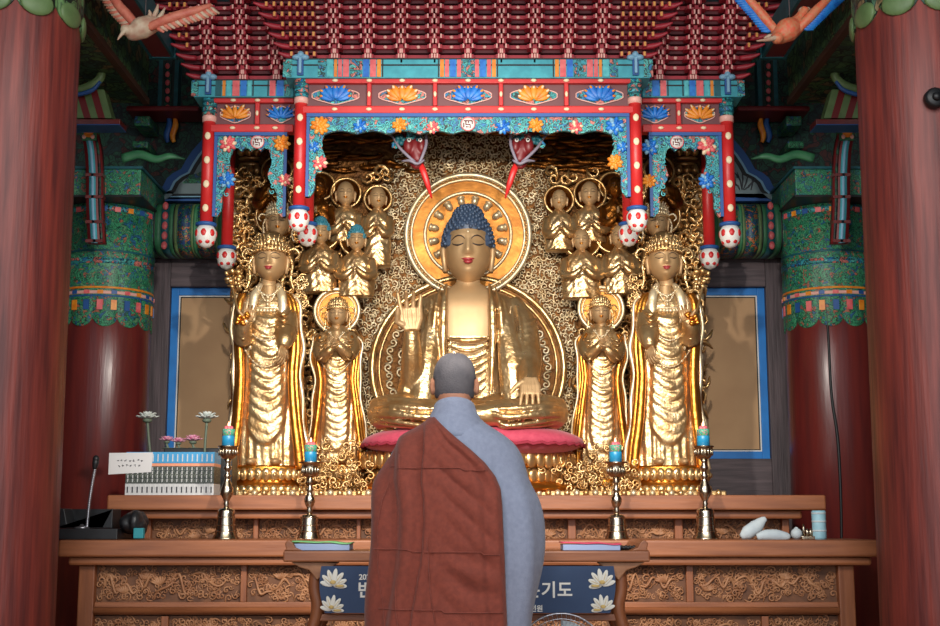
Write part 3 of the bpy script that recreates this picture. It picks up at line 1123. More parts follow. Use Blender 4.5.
# ================================================================== THE CANOPY
def flower(b, c, r, mi, mi2, seed=0, ry=.014, n=8):
    rr = random.Random(seed)
    for ring, (q, m) in enumerate(((1.0, n), (.62, max(5, n - 2)), (.3, 4))):
        for i in range(m):
            a = 2 * PI * (i + .5 * ring) / m + rr.uniform(-.15, .15)
            x, z = math.cos(a) * r * q * .62, math.sin(a) * r * q * .62
            b.ell((c[0] + x, c[1] - .006 * ring, c[2] + z), (r * .40 * (1 - .2 * ring), ry, r * .24 * (1 - .15 * ring)), 8, 5, mi if (i + ring) % 3 else mi2, rot=Matrix.Rotation(-a, 3, 'Y'))


def lotus_motif(b, c, w, h, mi, mi2):
    for i, (a, s) in enumerate(((-1.35, .8), (1.35, .8), (-1.0, .95), (1.0, .95), (-.6, 1.0), (.6, 1.0), (0, 1.05))):
        dx, dz = math.sin(a), math.cos(a)
        L = h * .5 * s * (1 + .55 * abs(dx))
        ctr = (c[0] + dx * L * .75, c[1] - .002 * i, c[2] - h * .22 + dz * L * .7)
        b.ell(ctr, (w * .075, .007, L * .72), 8, 6, mi if i % 2 == 0 else mi, rot=Matrix.Rotation(a, 3, 'Y'))
        b.ell((ctr[0] + dx * L * .55, ctr[1] - .004, ctr[2] + dz * L * .5), (w * .028, .005, L * .16), 6, 4, mi2, rot=Matrix.Rotation(a, 3, 'Y'))


def lens(w, h, n=36):
    pts = []
    for i in range(n):
        a = 2 * PI * i / n
        c, s = math.cos(a), math.sin(a)
        k = 1 - .10 * (1 + math.cos(6 * a)) / 2
        pts.append((w / 2 * math.copysign(abs(c) ** 1.15, c) * k, h / 2 * math.copysign(abs(s) ** .9, s) * (1 - .55 * abs(c) ** 3) * k))
    return pts


def bud(parent, c, r, name='lotus_bud'):
    """white hanging lotus bud with red spots at a post foot"""
    b = MB()
    b.lathe([(r * .75, r * 1.35), (r * 1.0, r * 1.25), (r * 1.0, r * 1.05), (r * .8, r * .95)], c, 18, 1)
    b.lathe([(r * .7, r * 1.0), (r * 1.0, r * .5), (r * 1.02, r * .1), (r * .85, -r * .55), (r * .5, -r * .95), (r * .1, -r * 1.1)], c, 18, 0)
    for i in range(7):
        a = 2 * PI * i / 7 + .2
        b.ell((c[0] + r * .93 * math.cos(a), c[1] + r * .93 * math.sin(a), c[2] + r * .25), (r * .30, r * .14, r * .36), 8, 6, 2, rot=Matrix.Rotation(a + PI / 2, 3, 'Z'))
        b.ell((c[0] + r * .72 * math.cos(a + .45), c[1] + r * .72 * math.sin(a + .45), c[2] - r * .5), (r * .27, r * .16, r * .28), 8, 6, 2, rot=Matrix.Rotation(a + .45 + PI / 2, 3, 'Z'))
    b.build(name, [M['white'], M['deepblue'], M['red']], parent)


def brackets(parent, xL, xR, z0, y0, n_t, dz, xs, grow=.024, dY=.024, top=None):
    """tiers of projecting red bracket arms: xs = cluster centres, xL..xR = lowest tier extent"""
    sp = xs[1] - xs[0]
    back = y0 + .25
    for k in range(n_t):
        z, y = z0 + (k + .5) * dz, y0 - k * dY
        a, c = xL - grow * k, xR + grow * k
        b = MB()
        b.span(a, c, y + .01, back, z - dz * .16, z + dz * .28, 0)
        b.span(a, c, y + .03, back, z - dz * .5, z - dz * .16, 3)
        mids = [xs[0] - sp / 2 + sp * i for i in range(len(xs) + 1)]
        for m in mids:
            if k > 0:
                b.ell((m, y + .008, z + dz * .05), (.0115, .006, dz * .20), 8, 6, 1)
        # corner arms with ochre tips
        lo, hi = xs[0] - sp * .62, xs[-1] + sp * .62
        xx = lo
        while xx > a + .03:
            b.box((xx, y - .012, z), (.020, .06, dz * .55), 0)
            b.box((xx, y - .044, z + dz * .02), (.012, .008, dz * .50), 2)
            xx -= .041
        xx = hi
        while xx < c - .03:
            b.box((xx, y - .012, z), (.020, .06, dz * .55), 0)
            b.box((xx, y - .044, z + dz * .02), (.012, .008, dz * .50), 2)
            xx += .041
        for s, e in ((-1, a), (1, c)):
            b.tube(bez([(e - s * .07, y - .01, z - .005), (e - s * .01, y - .03, z - .004), (e + s * .035, y - .05, z + .006)], 8), [.016, .016, .006], 6, 0, flat=.8)
        b.build('bracket_tier', [M['bracket'], M['pinktick'], M['ticko'], M['bracket_shaded']], parent)
    for x in xs:
        b = MB()
        for k in range(n_t * 2 + 1):
            z, y = z0 + (k * .5 - .35) * dz, y0 - k * .5 * dY - .028
            g = min(1.0, .35 + k * .13)
            offs = (-.016 * g, .016 * g) if k % 2 == 0 else (-.040 * g, 0, .040 * g)
            for o in offs:
                b.box((x + o, y + .016, z), (.021, .062, dz * .46), 0)
                if o or k % 4 == 1:
                    b.box((x + o + (.005 if o < 0 else -.005) * (o != 0), y - .018, z + dz * .02), (.0085, .008, dz * .50), 1)
            if k % 2:
                b.box((x, y + .03, z), (.11 * g, .05, dz * .3), 0)
        b.build('bracket_cluster', [M['bracket'], M['pinktick']], parent)


def teal_beam(parent, xa, xb, y0, y1, za, zb, stripes, ends=True):
    MB().span(xa, xb, y0, y1, za, zb).build('teal_beam', M['teal'], parent, bevel=.004)
    b = MB()
    zm = za + (zb - za) * .66
    b.span(xa, xb, y0 - .004, y0 + .01, zm - .004, zm + .004, 0)
    b.span(xa, xb, y0 - .004, y0 + .01, zb - .005, zb + .002, 0)
    for x0, x1, mi in stripes:
        b.span(min(x0, x1), max(x0, x1), y0 - .006, y0 + .01, za + .004, zb - .006, mi)
    b.build('painted_band', [M['black'], M['dan_teal'], M['flowerblue'], M['pink'], M['orange'], M['teal_dk'], M['white'], M['teal_lt']], parent)


def canopy(name, label, group, pl, pr, Yf, Yb, rows, divs, lots, lat, fl, stripes, upper=False, central=False):
    """rows: pixel rows of beam top, beam bottom, rail, panel, rail, fretwork top, fretwork bottom, drop bottom, bud bottom"""
    yb_t, yb_b, r1, p1, r2, f0, f1, fd, bb = rows
    z = lambda yy: pz(yy, Yf)
    k = ks(Yf, 100)
    X = lambda px, yy=100: pxx(px, yy, Yf)
    t = thing(name, label, 'altar canopy', ((X(pl) + X(pr)) / 2, Yf, z(bb)), group)
    r = 6.3 * k
    # posts
    for i, pp in enumerate((pl, pr)):
        if pp is None:
            continue
        for yy, dxp in ((Yf, 0), (Yb, 0)):
            if yy == Yb and not lat[2 + i]:
                continue
            if yy == Yf and not lat[i]:
                continue
            c = (X(pp), yy + .03, 0)
            zt, zb_ = z(r1), z(bb - 26)
            po = MB()
            po.lathe([(r, zb_), (r, zt)], c, 20, 0)
            po = po.build('post', M['red'], t)
            if yy == Yf:
                b = MB()
                b.lathe([(r * 1.12, z(r2 - 3)), (r * 1.14, z(r2 - 8)), (r * 1.1, z(r2 - 9))], c, 20, 1)
                b.lathe([(r * 1.1, z(r2 - 9)), (r * 1.16, z(r2 - 16)), (r * 1.16, z(yb_b - 1)), (r * .9, z(yb_b - 2))], c, 20, 0)
                for q in range(3):
                    zz = z(r2 - 12 - q * 5)
                    b.lathe([(r * 1.1, zz), (r * 1.2, zz), (r * 1.2, zz + .008), (r * 1.1, zz + .008)], c, 20, 2)
                b.build('post_cap', [M['dan_teal'], M['pinktick'], M['teal_dk']], t)
                b = MB()
                for q in range(5):
                    zz = z(r2 + 12 + q * 24)
                    if zz > zb_ + .03:
                        b.ell((c[0], c[1] - r, zz), (r * .5, .006, r * .62), 10, 6)
                b.build_each('cream_dot', M['cream'], t)
                b = MB()
                zq = z(yb_b - 2)
                b.box((c[0], Yf - .02, zq + .045), (.032, .03, .09), 0)
                b.ell((c[0] - .022, Yf - .03, zq + .10), (.026, .02, .016), 8, 6, 1)
                b.ell((c[0] + .022, Yf - .03, zq + .10), (.026, .02, .016), 8, 6, 1)
                b.ell((c[0], Yf - .03, zq + .115), (.02, .02, .02), 8, 6, 1)
                b.box((c[0], Yf - .04, zq + .05), (.014, .02, .085), 1)
                b.build('finial', [M['deepblue'], M['lightblue']], t)
            bud(t, (c[0], c[1], zb_ - 10.5 * k), 10.5 * k)
    xa, xb = X(pl), X(pr)
    e = 12 * k
    ea = e if lat[0] else -.0
    eb = e if lat[1] else -.0
    teal_beam(t, xa - ea * 1.25, xb + eb * 1.25, Yf - .02, Yf + .16, z(yb_b), z(yb_t), [(X(a), X(c), mi) for a, c, mi in stripes])
    # red rails, maroon board, cream marks
    b = MB()
    b.span(xa, xb, Yf, Yf + .07, z(p1), z(r1), 0)
    b.span(xa, xb, Yf, Yf + .07, z(f0 - 3.2), z(r2), 0)
    b.build('red_rail', M['red'], t, bevel=.006)
    MB().span(xa, xb, Yf + .03, Yf + .06, z(r2), z(p1)).build('board', M['maroon'], t)
    MB().span(xa + r, xb - r, Yf + .005, Yf + .055, z(f0 + .2), z(f0 - 3.2)).build('blue_strip', M['deepblue'], t)
    edges = [pl] + list(divs) + [pr]
    for dpx in divs:
        b = MB()
        b.span(X(dpx) - 2.2 * k, X(dpx) + 2.2 * k, Yf - .002, Yf + .05, z(r2), z(p1))
        b.build('divider', M['red'], t, bevel=.004)
    b = MB()
    for zc, hh in (((z(r1) + z(p1)) / 2, .009), ((z(r2) + z(f0 - 3.2)) / 2, .009)):
        for q in list(divs) + [(edges[i] + edges[i + 1]) / 2 for i in range(len(edges) - 1)]:
            b.ell((X(q), Yf - .002, zc), (.017, .007, hh), 8, 6)
    for dpx in divs:
        b.ell((X(dpx), Yf - .004, (z(p1) + z(r2)) / 2), (.009, .007, .016), 8, 6)
    b.build_each('cream_mark', M['cream'], t)
    for (cxp, w, col) in lots:
        zc = (z(p1) + z(r2)) / 2
        hh = abs(z(p1) - z(r2)) * .78
        L = lens(w * k, hh)
        c = (X(cxp), Yf + .02, zc)
        mb = MB()
        mb.prism([(c[0] + x, zc + q) for x, q in L], Yf + .022, Yf + .05)
        ca = mb.build('cartouche', M['dan_teal'], t)
        mb = MB()
        L2 = L + [L[0]]
        mb.tube([(c[0] + x, Yf + .022, zc + q) for x, q in L2], .0035, 5)
        mb.build('outline', M['pinktick'], ca)
        mb = MB()
        lotus_motif(mb, (c[0], Yf + .016, zc), w * k, hh, 0, 1)
        mb.build('lotus', [M[col], M['orange'] if col == 'flowerblue' else M['cream']], ca)
    # openwork fretwork: an inverted U with wavy inner edge
    il, ir = xa + r, xb - r
    inner = []
    dl = fl['drop'] * k
    zt, z1, zd = z(f0), z(f1), z(fd)
    n = 60
    poly = [(il, zt), (il, zd)]
    steps = 14
    for i in range(steps + 1):
        q = i / steps
        wv = .12 * math.sin(q * 13) * dl
        poly.append((il + dl * (.25 + .75 * min(1, q * 1.6)) + wv, zd + (z1 - zd) * q))
    for i in range(1, n):
        q = i / n
        poly.append((il + dl + (ir - il - 2 * dl) * q, z1 + abs(math.sin(q * PI * fl['waves'])) * (zt - z1) * .22))
    for i in range(steps, -1, -1):
        q = i / steps
        wv = .12 * math.sin(q * 13) * dl
        poly.append((ir - dl * (.25 + .75 * min(1, q * 1.6)) - wv, zd + (z1 - zd) * q))
    poly += [(ir, zd), (ir, zt)]
    fr = MB().prism(poly, Yf + .02, Yf + .045).build('fretwork', M['dan_teal'], t)
    b = MB()
    for xx, s in ((il, 1), (ir, -1)):
        b.span(xx, xx + s * 3.0 * k, Yf + .01, Yf + .05, zd, zt)
    b.build_each('side_strip', M['deepblue'], fr)
    b = MB()
    it = []
    rr = random.Random(len(lots) + int(pl))
    xx = il + .03
    while xx < ir - .03:
        it.append((xx, Yf + .016, zt - (zt - z1) * rr.uniform(.22, .4), .0145, rr.uniform(0, 6.3), rr.random() < .5))
        it.append((xx + .02, Yf + .016, z1 + (zt - z1) * rr.uniform(.2, .45), .0145, rr.uniform(0, 6.3), rr.random() < .5))
        xx += .04
    zz = z1
    while zz > zd + .02:
        for xc, s in ((il, 1), (ir, -1)):
            for o in ((.35, .8) if zz > zd + .12 else (.35,)):
                it.append((xc + s * dl * o, Yf + .016, zz + rr.uniform(-.01, .01), .0135, rr.uniform(0, 6.3), rr.random() < .5))
        zz -= .034
    scrolls(b, it, 0, SCR_LO, .6)
    b.build('vine_scroll', M['teal_lt'], fr)
    for j, (fx, fy, frr, col) in enumerate(fl['flowers']):
        c = P(fx, fy, Yf + .012)
        b = MB()
        if col == 'seal':
            b.tube([(c.x, c.y + .01, c.z), (c.x, c.y - .002, c.z)], frr * k, 20, 0)
            q = frr * k
            # a letter-like mark in red outline on the white roundel
            for x0, z0_, x1, z1_ in ((-.55, .45, .55, .45), (-.3, .45, -.3, -.1), (-.3, -.1, .3, -.1), (.3, -.1, .3, -.6), (.05, .45, .05, .1), (-.6, .1, -.6, -.5), (.6, .45, .6, 0), (-.3, -.45, .1, -.45)):
                b.tube([(c.x + x0 * q, c.y - .004, c.z + z0_ * q), (c.x + x1 * q, c.y - .004, c.z + z1_ * q)], q * .08, 5, 1)
            b.tube([(c.x + q * math.cos(a), c.y - .002, c.z + q * math.sin(a)) for a in np.linspace(0, 2 * PI, 21)], q * .08, 5, 2)
            b.build('seal_roundel', [M['white'], M['dragonred'], M['pink']], fr)
        else:
            flower(b, c, frr * k, 0, 1, seed=j * 7 + int(fx), n=9)
            b.build('flower', [M[col], M['cream'] if col == 'pink' else M['ticko'] if col == 'orange' else M['lightblue']], fr)
    # roof board over the altar inside the canopy, and its side/back beams
    MB().span(xa, xb, Yf + .1, Yb + .05, z(yb_t) - .01, z(yb_t) + .02).build('ceiling_board', M['lacquer_dk'], t)
    b = MB()
    for s, xx, on in ((-1, xa, lat[0]), (1, xb, lat[1])):
        if on:
            b.span(xx - .035, xx + .035, Yf + .16, Yb, z(yb_b), z(yb_t))
    if b.n:
        b.build('side_beam', M['teal'], t, bevel=.004)
    return t, X, z, k


ALL = (True, True, False, False)
YF1 = 6.75
cst = []
for s in (0, 1):
    f = lambda p: p if s == 0 else 936 - p
    for a, c, mi in ((318, 326, 1), (327, 333, 7), (334, 337, 4), (338, 342, 3), (343, 349, 3), (350, 362, 1), (363, 369, 2), (370, 376, 3), (377, 381, 4), (382, 383.2, 0), (438, 439.2, 0), (440, 444, 4), (445, 449, 3), (450, 456, 2), (457, 461, 3), (283, 292, 1)):
        cst.append((f(a), f(c), mi))
cst.append((461.5, 474.5, 1))
fl = {'drop': 17, 'waves': 9, 'flowers': [(320, 125.5, 10, 'orange'), (360, 126, 7.5, 'flowerblue'), (399.5, 125, 8, 'orange'), (433, 127.5, 7, 'pink'), (468, 124, 7, 'seal'), (503, 127, 8, 'flowerblue'),
      (536, 125, 8, 'orange'), (576, 127, 7.5, 'pink'), (615, 126, 10, 'flowerblue'), (320, 163, 8, 'pink'), (615, 162, 8.5, 'orange'), (314, 147, 6, 'flowerblue'), (622, 147, 6, 'flowerblue')]}
cc, X1, Z1, K1 = canopy('altar_canopy', 'tall red and teal canopy hanging over the seated Buddha, five lotus panels wide', 'altar canopies', 300.5, 635.5, YF1, 7.12,
                        (60, 79, 78, 83, 105.5, 116, 133, 196, 235), (369, 435, 501, 566.5),
                        [(335, 52, 'flowerblue'), (402, 52, 'orange'), (468, 52, 'flowerblue'), (534, 52, 'orange'), (600, 52, 'flowerblue')], (True, True, True, True), fl, cst, central=True)
zc0 = Z1(59)
brackets(cc, X1(284), X1(652), zc0, YF1 + .03, 10, (Z1(10) - Z1(51.2)) / 5, [X1(468 + 33.4 * i) for i in range(-4, 5)])

YF2 = 6.98
for s in (0, 1):
    f = (lambda p: p) if s == 0 else (lambda p: 936 - p)
    st = [(f(a), f(c), mi) for a, c, mi in ((192, 199, 1), (216, 222, 5), (223, 226, 4), (227, 232, 7), (233, 240, 3), (241, 247, 2), (248, 252, 7), (253, 254, 0), (268, 269, 0), (270, 276, 3), (277, 284, 2), (285, 291, 1))]
    pl, pr = sorted((f(209), f(294)))
    dv = (f(257.5),)
    lots = [(235, 33, 'orange'), (281, 26, 'flowerblue')] if s == 0 else [(655, 30, 'flowerblue'), (700, 33, 'orange')]
    if s == 0:
        fl = {'drop': 17, 'waves': 4, 'flowers': [(228, 144, 9, 'pink'), (257.5, 142, 6.5, 'seal'), (282, 143, 9, 'orange'), (227, 180, 9, 'flowerblue'), (285, 180, 7, 'pink')]}
    else:
        fl = {'drop': 17, 'waves': 4, 'flowers': [(707, 146, 10, 'pink'), (677, 142, 6.5, 'seal'), (650, 147, 9, 'flowerblue'), (707, 181, 9, 'flowerblue'), (649, 181, 7.5, 'orange')]}
    lat = (True, False, s == 0, False) if s == 0 else (False, True, False, True)
    t, X2, Z2, K2 = canopy('altar_canopy', ('low side canopy over the gilded bodhisattva nearest the books' if s == 0 else 'low side canopy over the gilded bodhisattva nearest the cracked column'),
                           'altar canopies', pl, pr, YF2, 7.6, (81, 98, 98, 102.5, 124, 135, 150, 216, 251), dv, lots, lat, fl, st)
    xs = sorted((X2(f(192)), X2(f(292))))
    cl = sorted(X2(f(q)) for q in (209.5, 243, 276.5))
    brackets(t, xs[0], xs[1], Z2(80), YF2 + .03, 10, (Z2(20) - Z2(70)) / 6, cl)
    # upper teal block over the bracket tiers
    b = MB()
    xu = sorted((X2(f(209), 0), X2(f(240), 0)))
    b.span(xu[0], xu[1], YF2 - .27, YF2, Z2(11), Z2(-14), 0)
    for i in range(4):
        xq = xu[0] + (xu[1] - xu[0]) * (i + .5) / 4
        b.span(xq - .012, xq + .012, YF2 - .276, YF2 - .26, Z2(11) + .006, Z2(-14), 1 + i % 2)
    b.build('upper_beam', [M['teal_dk'], M['dan_teal'], M['deepblue']], t, bevel=.004)


# ================================================================== THE GILDED ALTARPIECE
YA = 7.85                                   # face of the backdrop
ZU = P(468, 495, 6.4).z                      # top of the upper altar tier
kA = ks(YA, 300)
XA = lambda px, py=300: pxx(px, py, YA)
t = thing('gilded_altarpiece', 'tall gilded openwork altarpiece of scrolls standing behind all the statues', 'altarpiece', (0, YA, ZU))
out = [(232, 494), (231, 460), (233, 420), (230, 380), (232, 330), (230, 295), (233, 262), (232, 210), (234, 160), (236, 120), (468, 96), (700, 120), (702, 160), (704, 210), (703, 262), (706, 295), (704, 330), (706, 380), (703, 420), (705, 460), (704, 494)]
poly = [(XA(x, y), max(ZU, P(0, y, YA).z)) for x, y in out]
MB().prism(poly, YA, YA + .035).build('back_slab', M['gold_shaded'], t)
# fine cloud scrolls
rr = random.Random(3)


def on_screen(n_x0, n_x1, n_y0, n_y1, step, test, size, yo=-.012):
    res = []
    y = n_y0
    row = 0
    while y < n_y1:
        x = n_x0 + (step * .5 if row % 2 else 0)
        while x < n_x1:
            px, py = x + rr.uniform(-.28, .28) * step, y + rr.uniform(-.28, .28) * step
            if test(px, py):
                p = P(px, py, YA + yo)
                res.append((p.x, p.y + rr.uniform(-.012, .01), p.z, size * kA * rr.uniform(.8, 1.25), rr.uniform(-.8, .8) + (PI if rr.random() < .35 else 0), rr.random() < .5))
            x += step
        y += step * .86
        row += 1
    return res


def in_halo(px, py):
    return (px - 468) ** 2 + (py - 235) ** 2 < 62 ** 2 or ((px - 468) / 95) ** 2 + ((py - 368) / 92) ** 2 < 1


center = lambda px, py: not in_halo(px, py) and (abs(px - 468) < 96 - max(0, (220 - py)) * .35 or (py > 285 and abs(px - 468) < 112))
HL = [(346, 193, 17), (378, 199, 16), (321, 186, 16), (322, 232, 20), (357, 239, 19), (277, 171, 16), (276, 216, 21), (337, 311, 24)]
HL += [(560, 200, 16), (590, 194, 18), (582, 239, 21), (613, 236, 19), (613, 186, 16), (659, 171, 16), (661, 216, 21), (601, 309, 24)]
sides = lambda px, py: not any((px - a) ** 2 + (py - c_) ** 2 < (r_ + 3) ** 2 for a, c_, r_ in HL) and not in_halo(px, py) and not center(px, py) and abs(px - 468) < 234 and py > 172
b = MB()
scrolls(b, on_screen(362, 575, 128, 470, 5.6, center, 3.0), 0, SCR_LO, 1.8)
b.build('cloud_scrolls', M['gold_pale'], t)
b = MB()
scrolls(b, on_screen(236, 702, 172, 494, 9.0, sides, 6.6, -.08), 0, SCR_LO, 3.0)
b.build('leaf_scrolls', M['gold'], t)
# cloud bank at the top, canopy shade put into its dark gold
b = MB()
for i in range(150):
    px, py = rr.uniform(300, 636), rr.uniform(126, 172)
    if abs(px - 468) < 52 and py > 135:
        continue
    p = P(px, py, YA - .02)
    L = rr.uniform(8, 24) * kA
    s = rr.choice((-1, 1))
    b.tube(bez([(p.x - s * L, p.y, p.z), (p.x - s * L * .3, p.y - .02, p.z + rr.uniform(-.01, .012)), (p.x + s * L * .4, p.y - .03, p.z + rr.uniform(-.012, .01)), (p.x + s * L, p.y - .01, p.z + .012), (p.x + s * L * .8, p.y - .01, p.z + .028)], 10), [.004, .012, .016, .012, .006], 5, flat=.7)
b.build('cloud_bank', M['gold_brown'], t)
# ribbed edge pilasters
for s in (-1, 1):
    f = (lambda p: p) if s < 0 else (lambda p: 936 - p)
    b = MB()
    for i in range(20):
        py = 134 + i * 6.2
        p = P(f(250), py, YA - .02)
        b.ell((p.x, p.y, p.z), (12 * kA, .035, 2.5 * kA), 12, 6, 0)
        if i % 3 == 0:
            for o in (-8, 0, 8):
                b.ell((p.x + o * kA, p.y - .03, p.z), (4.2 * kA, .03, 5.2 * kA), 10, 6, 0)
    x0, x1 = sorted((XA(f(231)), XA(f(239))))
    b.span(x0, x1, YA - .05, YA + .02, pz(262, YA), pz(180, YA), 1)
    for i in range(22):
        zq = pz(262 - i * 3.7, YA)
        b.span(x0 + .01, x1 - .01, YA - .058, YA - .04, zq, zq + .008, 0)
    b.build('pilaster', [M['gold'], M['gold_pale']], t)
    b = MB()
    pts = [(230, 294), (232, 318), (229, 345), (232, 375), (229, 405), (226, 430), (229, 452), (226, 478), (228, 493)]
    b.tube(bez([P(f(x + 4), y, YA - .03) for x, y in pts], 40), [.016, .02, .016, .02], 8, flat=.7)
    b.build('edge_moulding', M['gold_pale'], t)
# gilded base mouldings along the foot
b = MB()
t = thing('gilded_plinth', 'low gilded plinth with a bead row along the front, under all the statues', 'plinth', (0, 7.4, ZU))
x0, x1 = XA(232, 494), XA(704, 494)
b.span(x0 + .02, x1 - .02, 7.05, YA + .02, ZU, ZU + .035, 0)
b.build('base_plinth', M['gold'], t, bevel=.008)
b = MB()
n = 54
for i in range(n):
    xx = x0 + .04 + (x1 - x0 - .08) * (i + .5) / n
    b.ell((xx, 7.04, ZU + .022), (.018, .02, .02), 8, 6, i % 2)
b.build('bead_row', [M['gold_pale'], M['gold']], t)
# low bank of gilded leaves between the pedestals
t = thing('gilded_foliage', 'bank of gilded leaves round the foot of the pedestals', 'foliage', (0, 7.3, ZU + .035))
b = MB()
it = []
for i in range(260):
    px = rr.uniform(300, 640)
    p = P(px, rr.uniform(462, 489), 7.12)
    it.append((p.x, 7.12 + rr.uniform(-.05, .12), p.z, rr.uniform(.014, .026), rr.uniform(0, 6.3), rr.random() < .5))
for i in range(120):
    p = P(rr.choice((rr.uniform(316, 362), rr.uniform(576, 624))), rr.uniform(440, 489), 7.3)
    it.append((p.x, 7.3 + rr.uniform(-.05, .1), p.z, rr.uniform(.016, .028), rr.uniform(0, 6.3), rr.random() < .5))
scrolls(b, it, 0, SCR, 2.0)
b.span(x0 + .35, x1 - .35, 7.66, YA, ZU + .036, ZU + .13, 1)
b.build('leaf_scrolls', [M['gold'], M['gold_amber']], t)

# ---- head halo and body halo of the central figure
YH = 7.74
hc = P(468, 235, YH)
kH = ks(YH, 235)
t = thing('head_halo', 'large round gilded halo with radiating petals behind the central Buddha head', 'halo', hc)
Rm = Matrix.Rotation(PI / 2, 4, 'X')


def disc(b, c, r, y0, y1, mi=0, n=64):
    b.tube([(c.x, y1, c.z), (c.x, y0, c.z)], r, n, mi)
    b.s[-2:] = [False, False]


def ring(b, c, rx, rz, y, tr, mi=0, n=72, sides=8, bead=False):
    b.tube([(c.x + rx * math.cos(a), y, c.z + rz * math.sin(a)) for a in np.linspace(0, 2 * PI, n + 1)], tr, sides, mi, cap=False)


b = MB()
disc(b, hc, 62 * kH, YH, YH + .06)
b.build('disc', M['halo_amber'], t)
b = MB()
ring(b, hc, 61.5 * kH, 61.5 * kH, YH - .012, 2.6 * kH)
ring(b, hc, 56.5 * kH, 56.5 * kH, YH - .008, 1.4 * kH)
ring(b, hc, 43 * kH, 43 * kH, YH - .012, 1.7 * kH)
b.build('rim', M['gold_pale'], t)
b = MB()
for i in range(72):
    a = 2 * PI * i / 72
    b.ell((hc.x + 59 * kH * math.cos(a), YH - .015, hc.z + 59 * kH * math.sin(a)), (1.5 * kH,) * 3, 6, 4)
b.build('bead_ring', M['gold'], t)
for i in range(16):
    a = 2 * PI * (i + .5) / 16
    b = MB()
    d, p = Vector((math.cos(a), 0, math.sin(a))), Vector((-math.sin(a), 0, math.cos(a)))
    o = Vector((hc.x, YH - .012, hc.z))
    b.ell(o + d * 34.5 * kH, (5.4 * kH, .035, 3.6 * kH), 12, 8, 0, rot=Matrix.Rotation(-a, 3, 'Y'))
    b.ell(o + d * 38 * kH, (2.2 * kH, .035, 4.2 * kH), 10, 8, 0, rot=Matrix.Rotation(-a, 3, 'Y'))
    b.build('halo_petal', M['gold_pale'], t)

mc = P(468, 368, YH + .03)
kM = ks(YH, 368)
t = thing('body_halo', 'large oval gilded mandorla behind the shoulders of the central Buddha', 'halo', mc)
b = MB()
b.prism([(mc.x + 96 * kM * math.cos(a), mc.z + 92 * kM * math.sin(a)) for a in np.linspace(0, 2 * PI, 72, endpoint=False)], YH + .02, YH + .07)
b.build('disc', M['gold_shaded'], t)
b = MB()
ring(b, mc, 96 * kM, 92 * kM, YH + .008, 3.2 * kM)
ring(b, mc, 89 * kM, 85 * kM, YH + .012, 1.3 * kM)
b.build('rim', M['gold'], t)
b = MB()
it = []
for row, (fx, nn, sz) in enumerate(((.83, 56, 4.2), (.70, 44, 4.6), (.57, 34, 4.6), (.44, 24, 4.6))):
    for i in range(nn):
        a = 2 * PI * (i + .5 * (row % 2)) / nn
        it.append((mc.x + 96 * kM * fx * math.cos(a), YH + .012, mc.z + 92 * kM * fx * math.sin(a), sz * kM, a + (PI / 2 if i % 2 else -PI / 2), i % 2 == 0))
scrolls(b, it, 0, SCR, 1.4)
b.build('vine_scroll', M['gold_pale'], t)

# ---- the central seated Buddha
YB0 = 7.35


def Q(px, py, dy=0.0):
    """point on the statue plane, moved dy towards the viewer at the same height"""
    p = P(px, py, YB0)
    return Vector((p.x, YB0 - dy, p.z))


kB = ks(YB0, 360)
ZC = Q(468, 428).z
t = thing('buddha_statue', 'large seated gilded Buddha with blue curled hair, one hand raised', 'statue', (0, YB0, ZC), None)
b = MB()
rows = []
for py, hw, hd in ((284, 11, 11), (289, 18, 16), (293, 33, 20), (299, 47, 23), (307, 50, 26), (325, 48, 28), (345, 45, 29), (370, 45, 30), (395, 48, 31), (415, 52, 32), (428, 56, 34)):
    rows.append((Q(468, py).z, 0, hw * kB, YB0, hd * kB))
b.grid(loft(rows, 48, 60, 2.3))
b.tube([Q(468, 268), Q(468, 280, .01), Q(468, 292, .01)], [.064, .062, .085], 20)
for py in (281, 285.5):      # neck creases
    b.tube([Q(468 + 11.5 * math.cos(a), py, .01 + .062 * math.sin(a)) + Vector((0, 0, -.012 * math.sin(a))) for a in np.linspace(.25, PI - .25, 12)], .008, 6)
# arms under the robe
b.tube(bez([Q(428, 304), Q(422, 325, .05), Q(418, 355, .12), Q(415, 384, .2)], 16), [.07, .08, .078, .072], 14)
b.tube(bez([Q(414, 386, .2), Q(414, 362, .28), Q(414, 338, .32)], 12), [.07, .058, .042], 14)
b.tube(bez([Q(510, 304), Q(521, 325, .05), Q(525, 352, .12), Q(527, 374, .2)], 16), [.07, .085, .085, .08], 14)
b.tube(bez([Q(527, 372, .2), Q(527, 384, .3), Q(526, 393, .38)], 12), [.078, .06, .045], 14)
# sleeve drapes
b.tube(bez([Q(440, 300, .12), Q(434, 330, .17), Q(428, 370, .22), Q(424, 405, .26)], 16), [.03, .05, .07, .06], 10, flat=.6)
b.tube(bez([Q(497, 300, .12), Q(504, 330, .17), Q(511, 370, .22), Q(514, 405, .24)], 16), [.03, .05, .08, .07], 10, flat=.6)
b.tube(bez([Q(412, 382, .2), Q(408, 400, .2), Q(404, 415, .2)], 8), [.055, .06, .06], 10)
# crossed legs
for s in (-1, 1):
    b.tube(bez([Q(468 + s * 26, 413, .10), Q(468 + s * 58, 413, .22), Q(468 + s * 80, 414, .26), Q(468 + s * 90, 416, .25)], 16), [.10, .09, .082, .07], 16, flat=1.2)
    b.tube(bez([Q(468 + s * 88, 418, .28), Q(468 + s * 60, 418, .40), Q(468 + s * 20, 421, .46), Q(468 - s * 18, 423, .44)], 16), [.075, .072, .062, .05], 16)
b.tube([Q(400, 424, .18), Q(536, 424, .18)], .12, 14, flat=1.3, up=(0, 1, 0))


def fold(pts, r, n=16):
    b.tube(bez(pts, n), [r * .4, r, r, r * .4], 6)


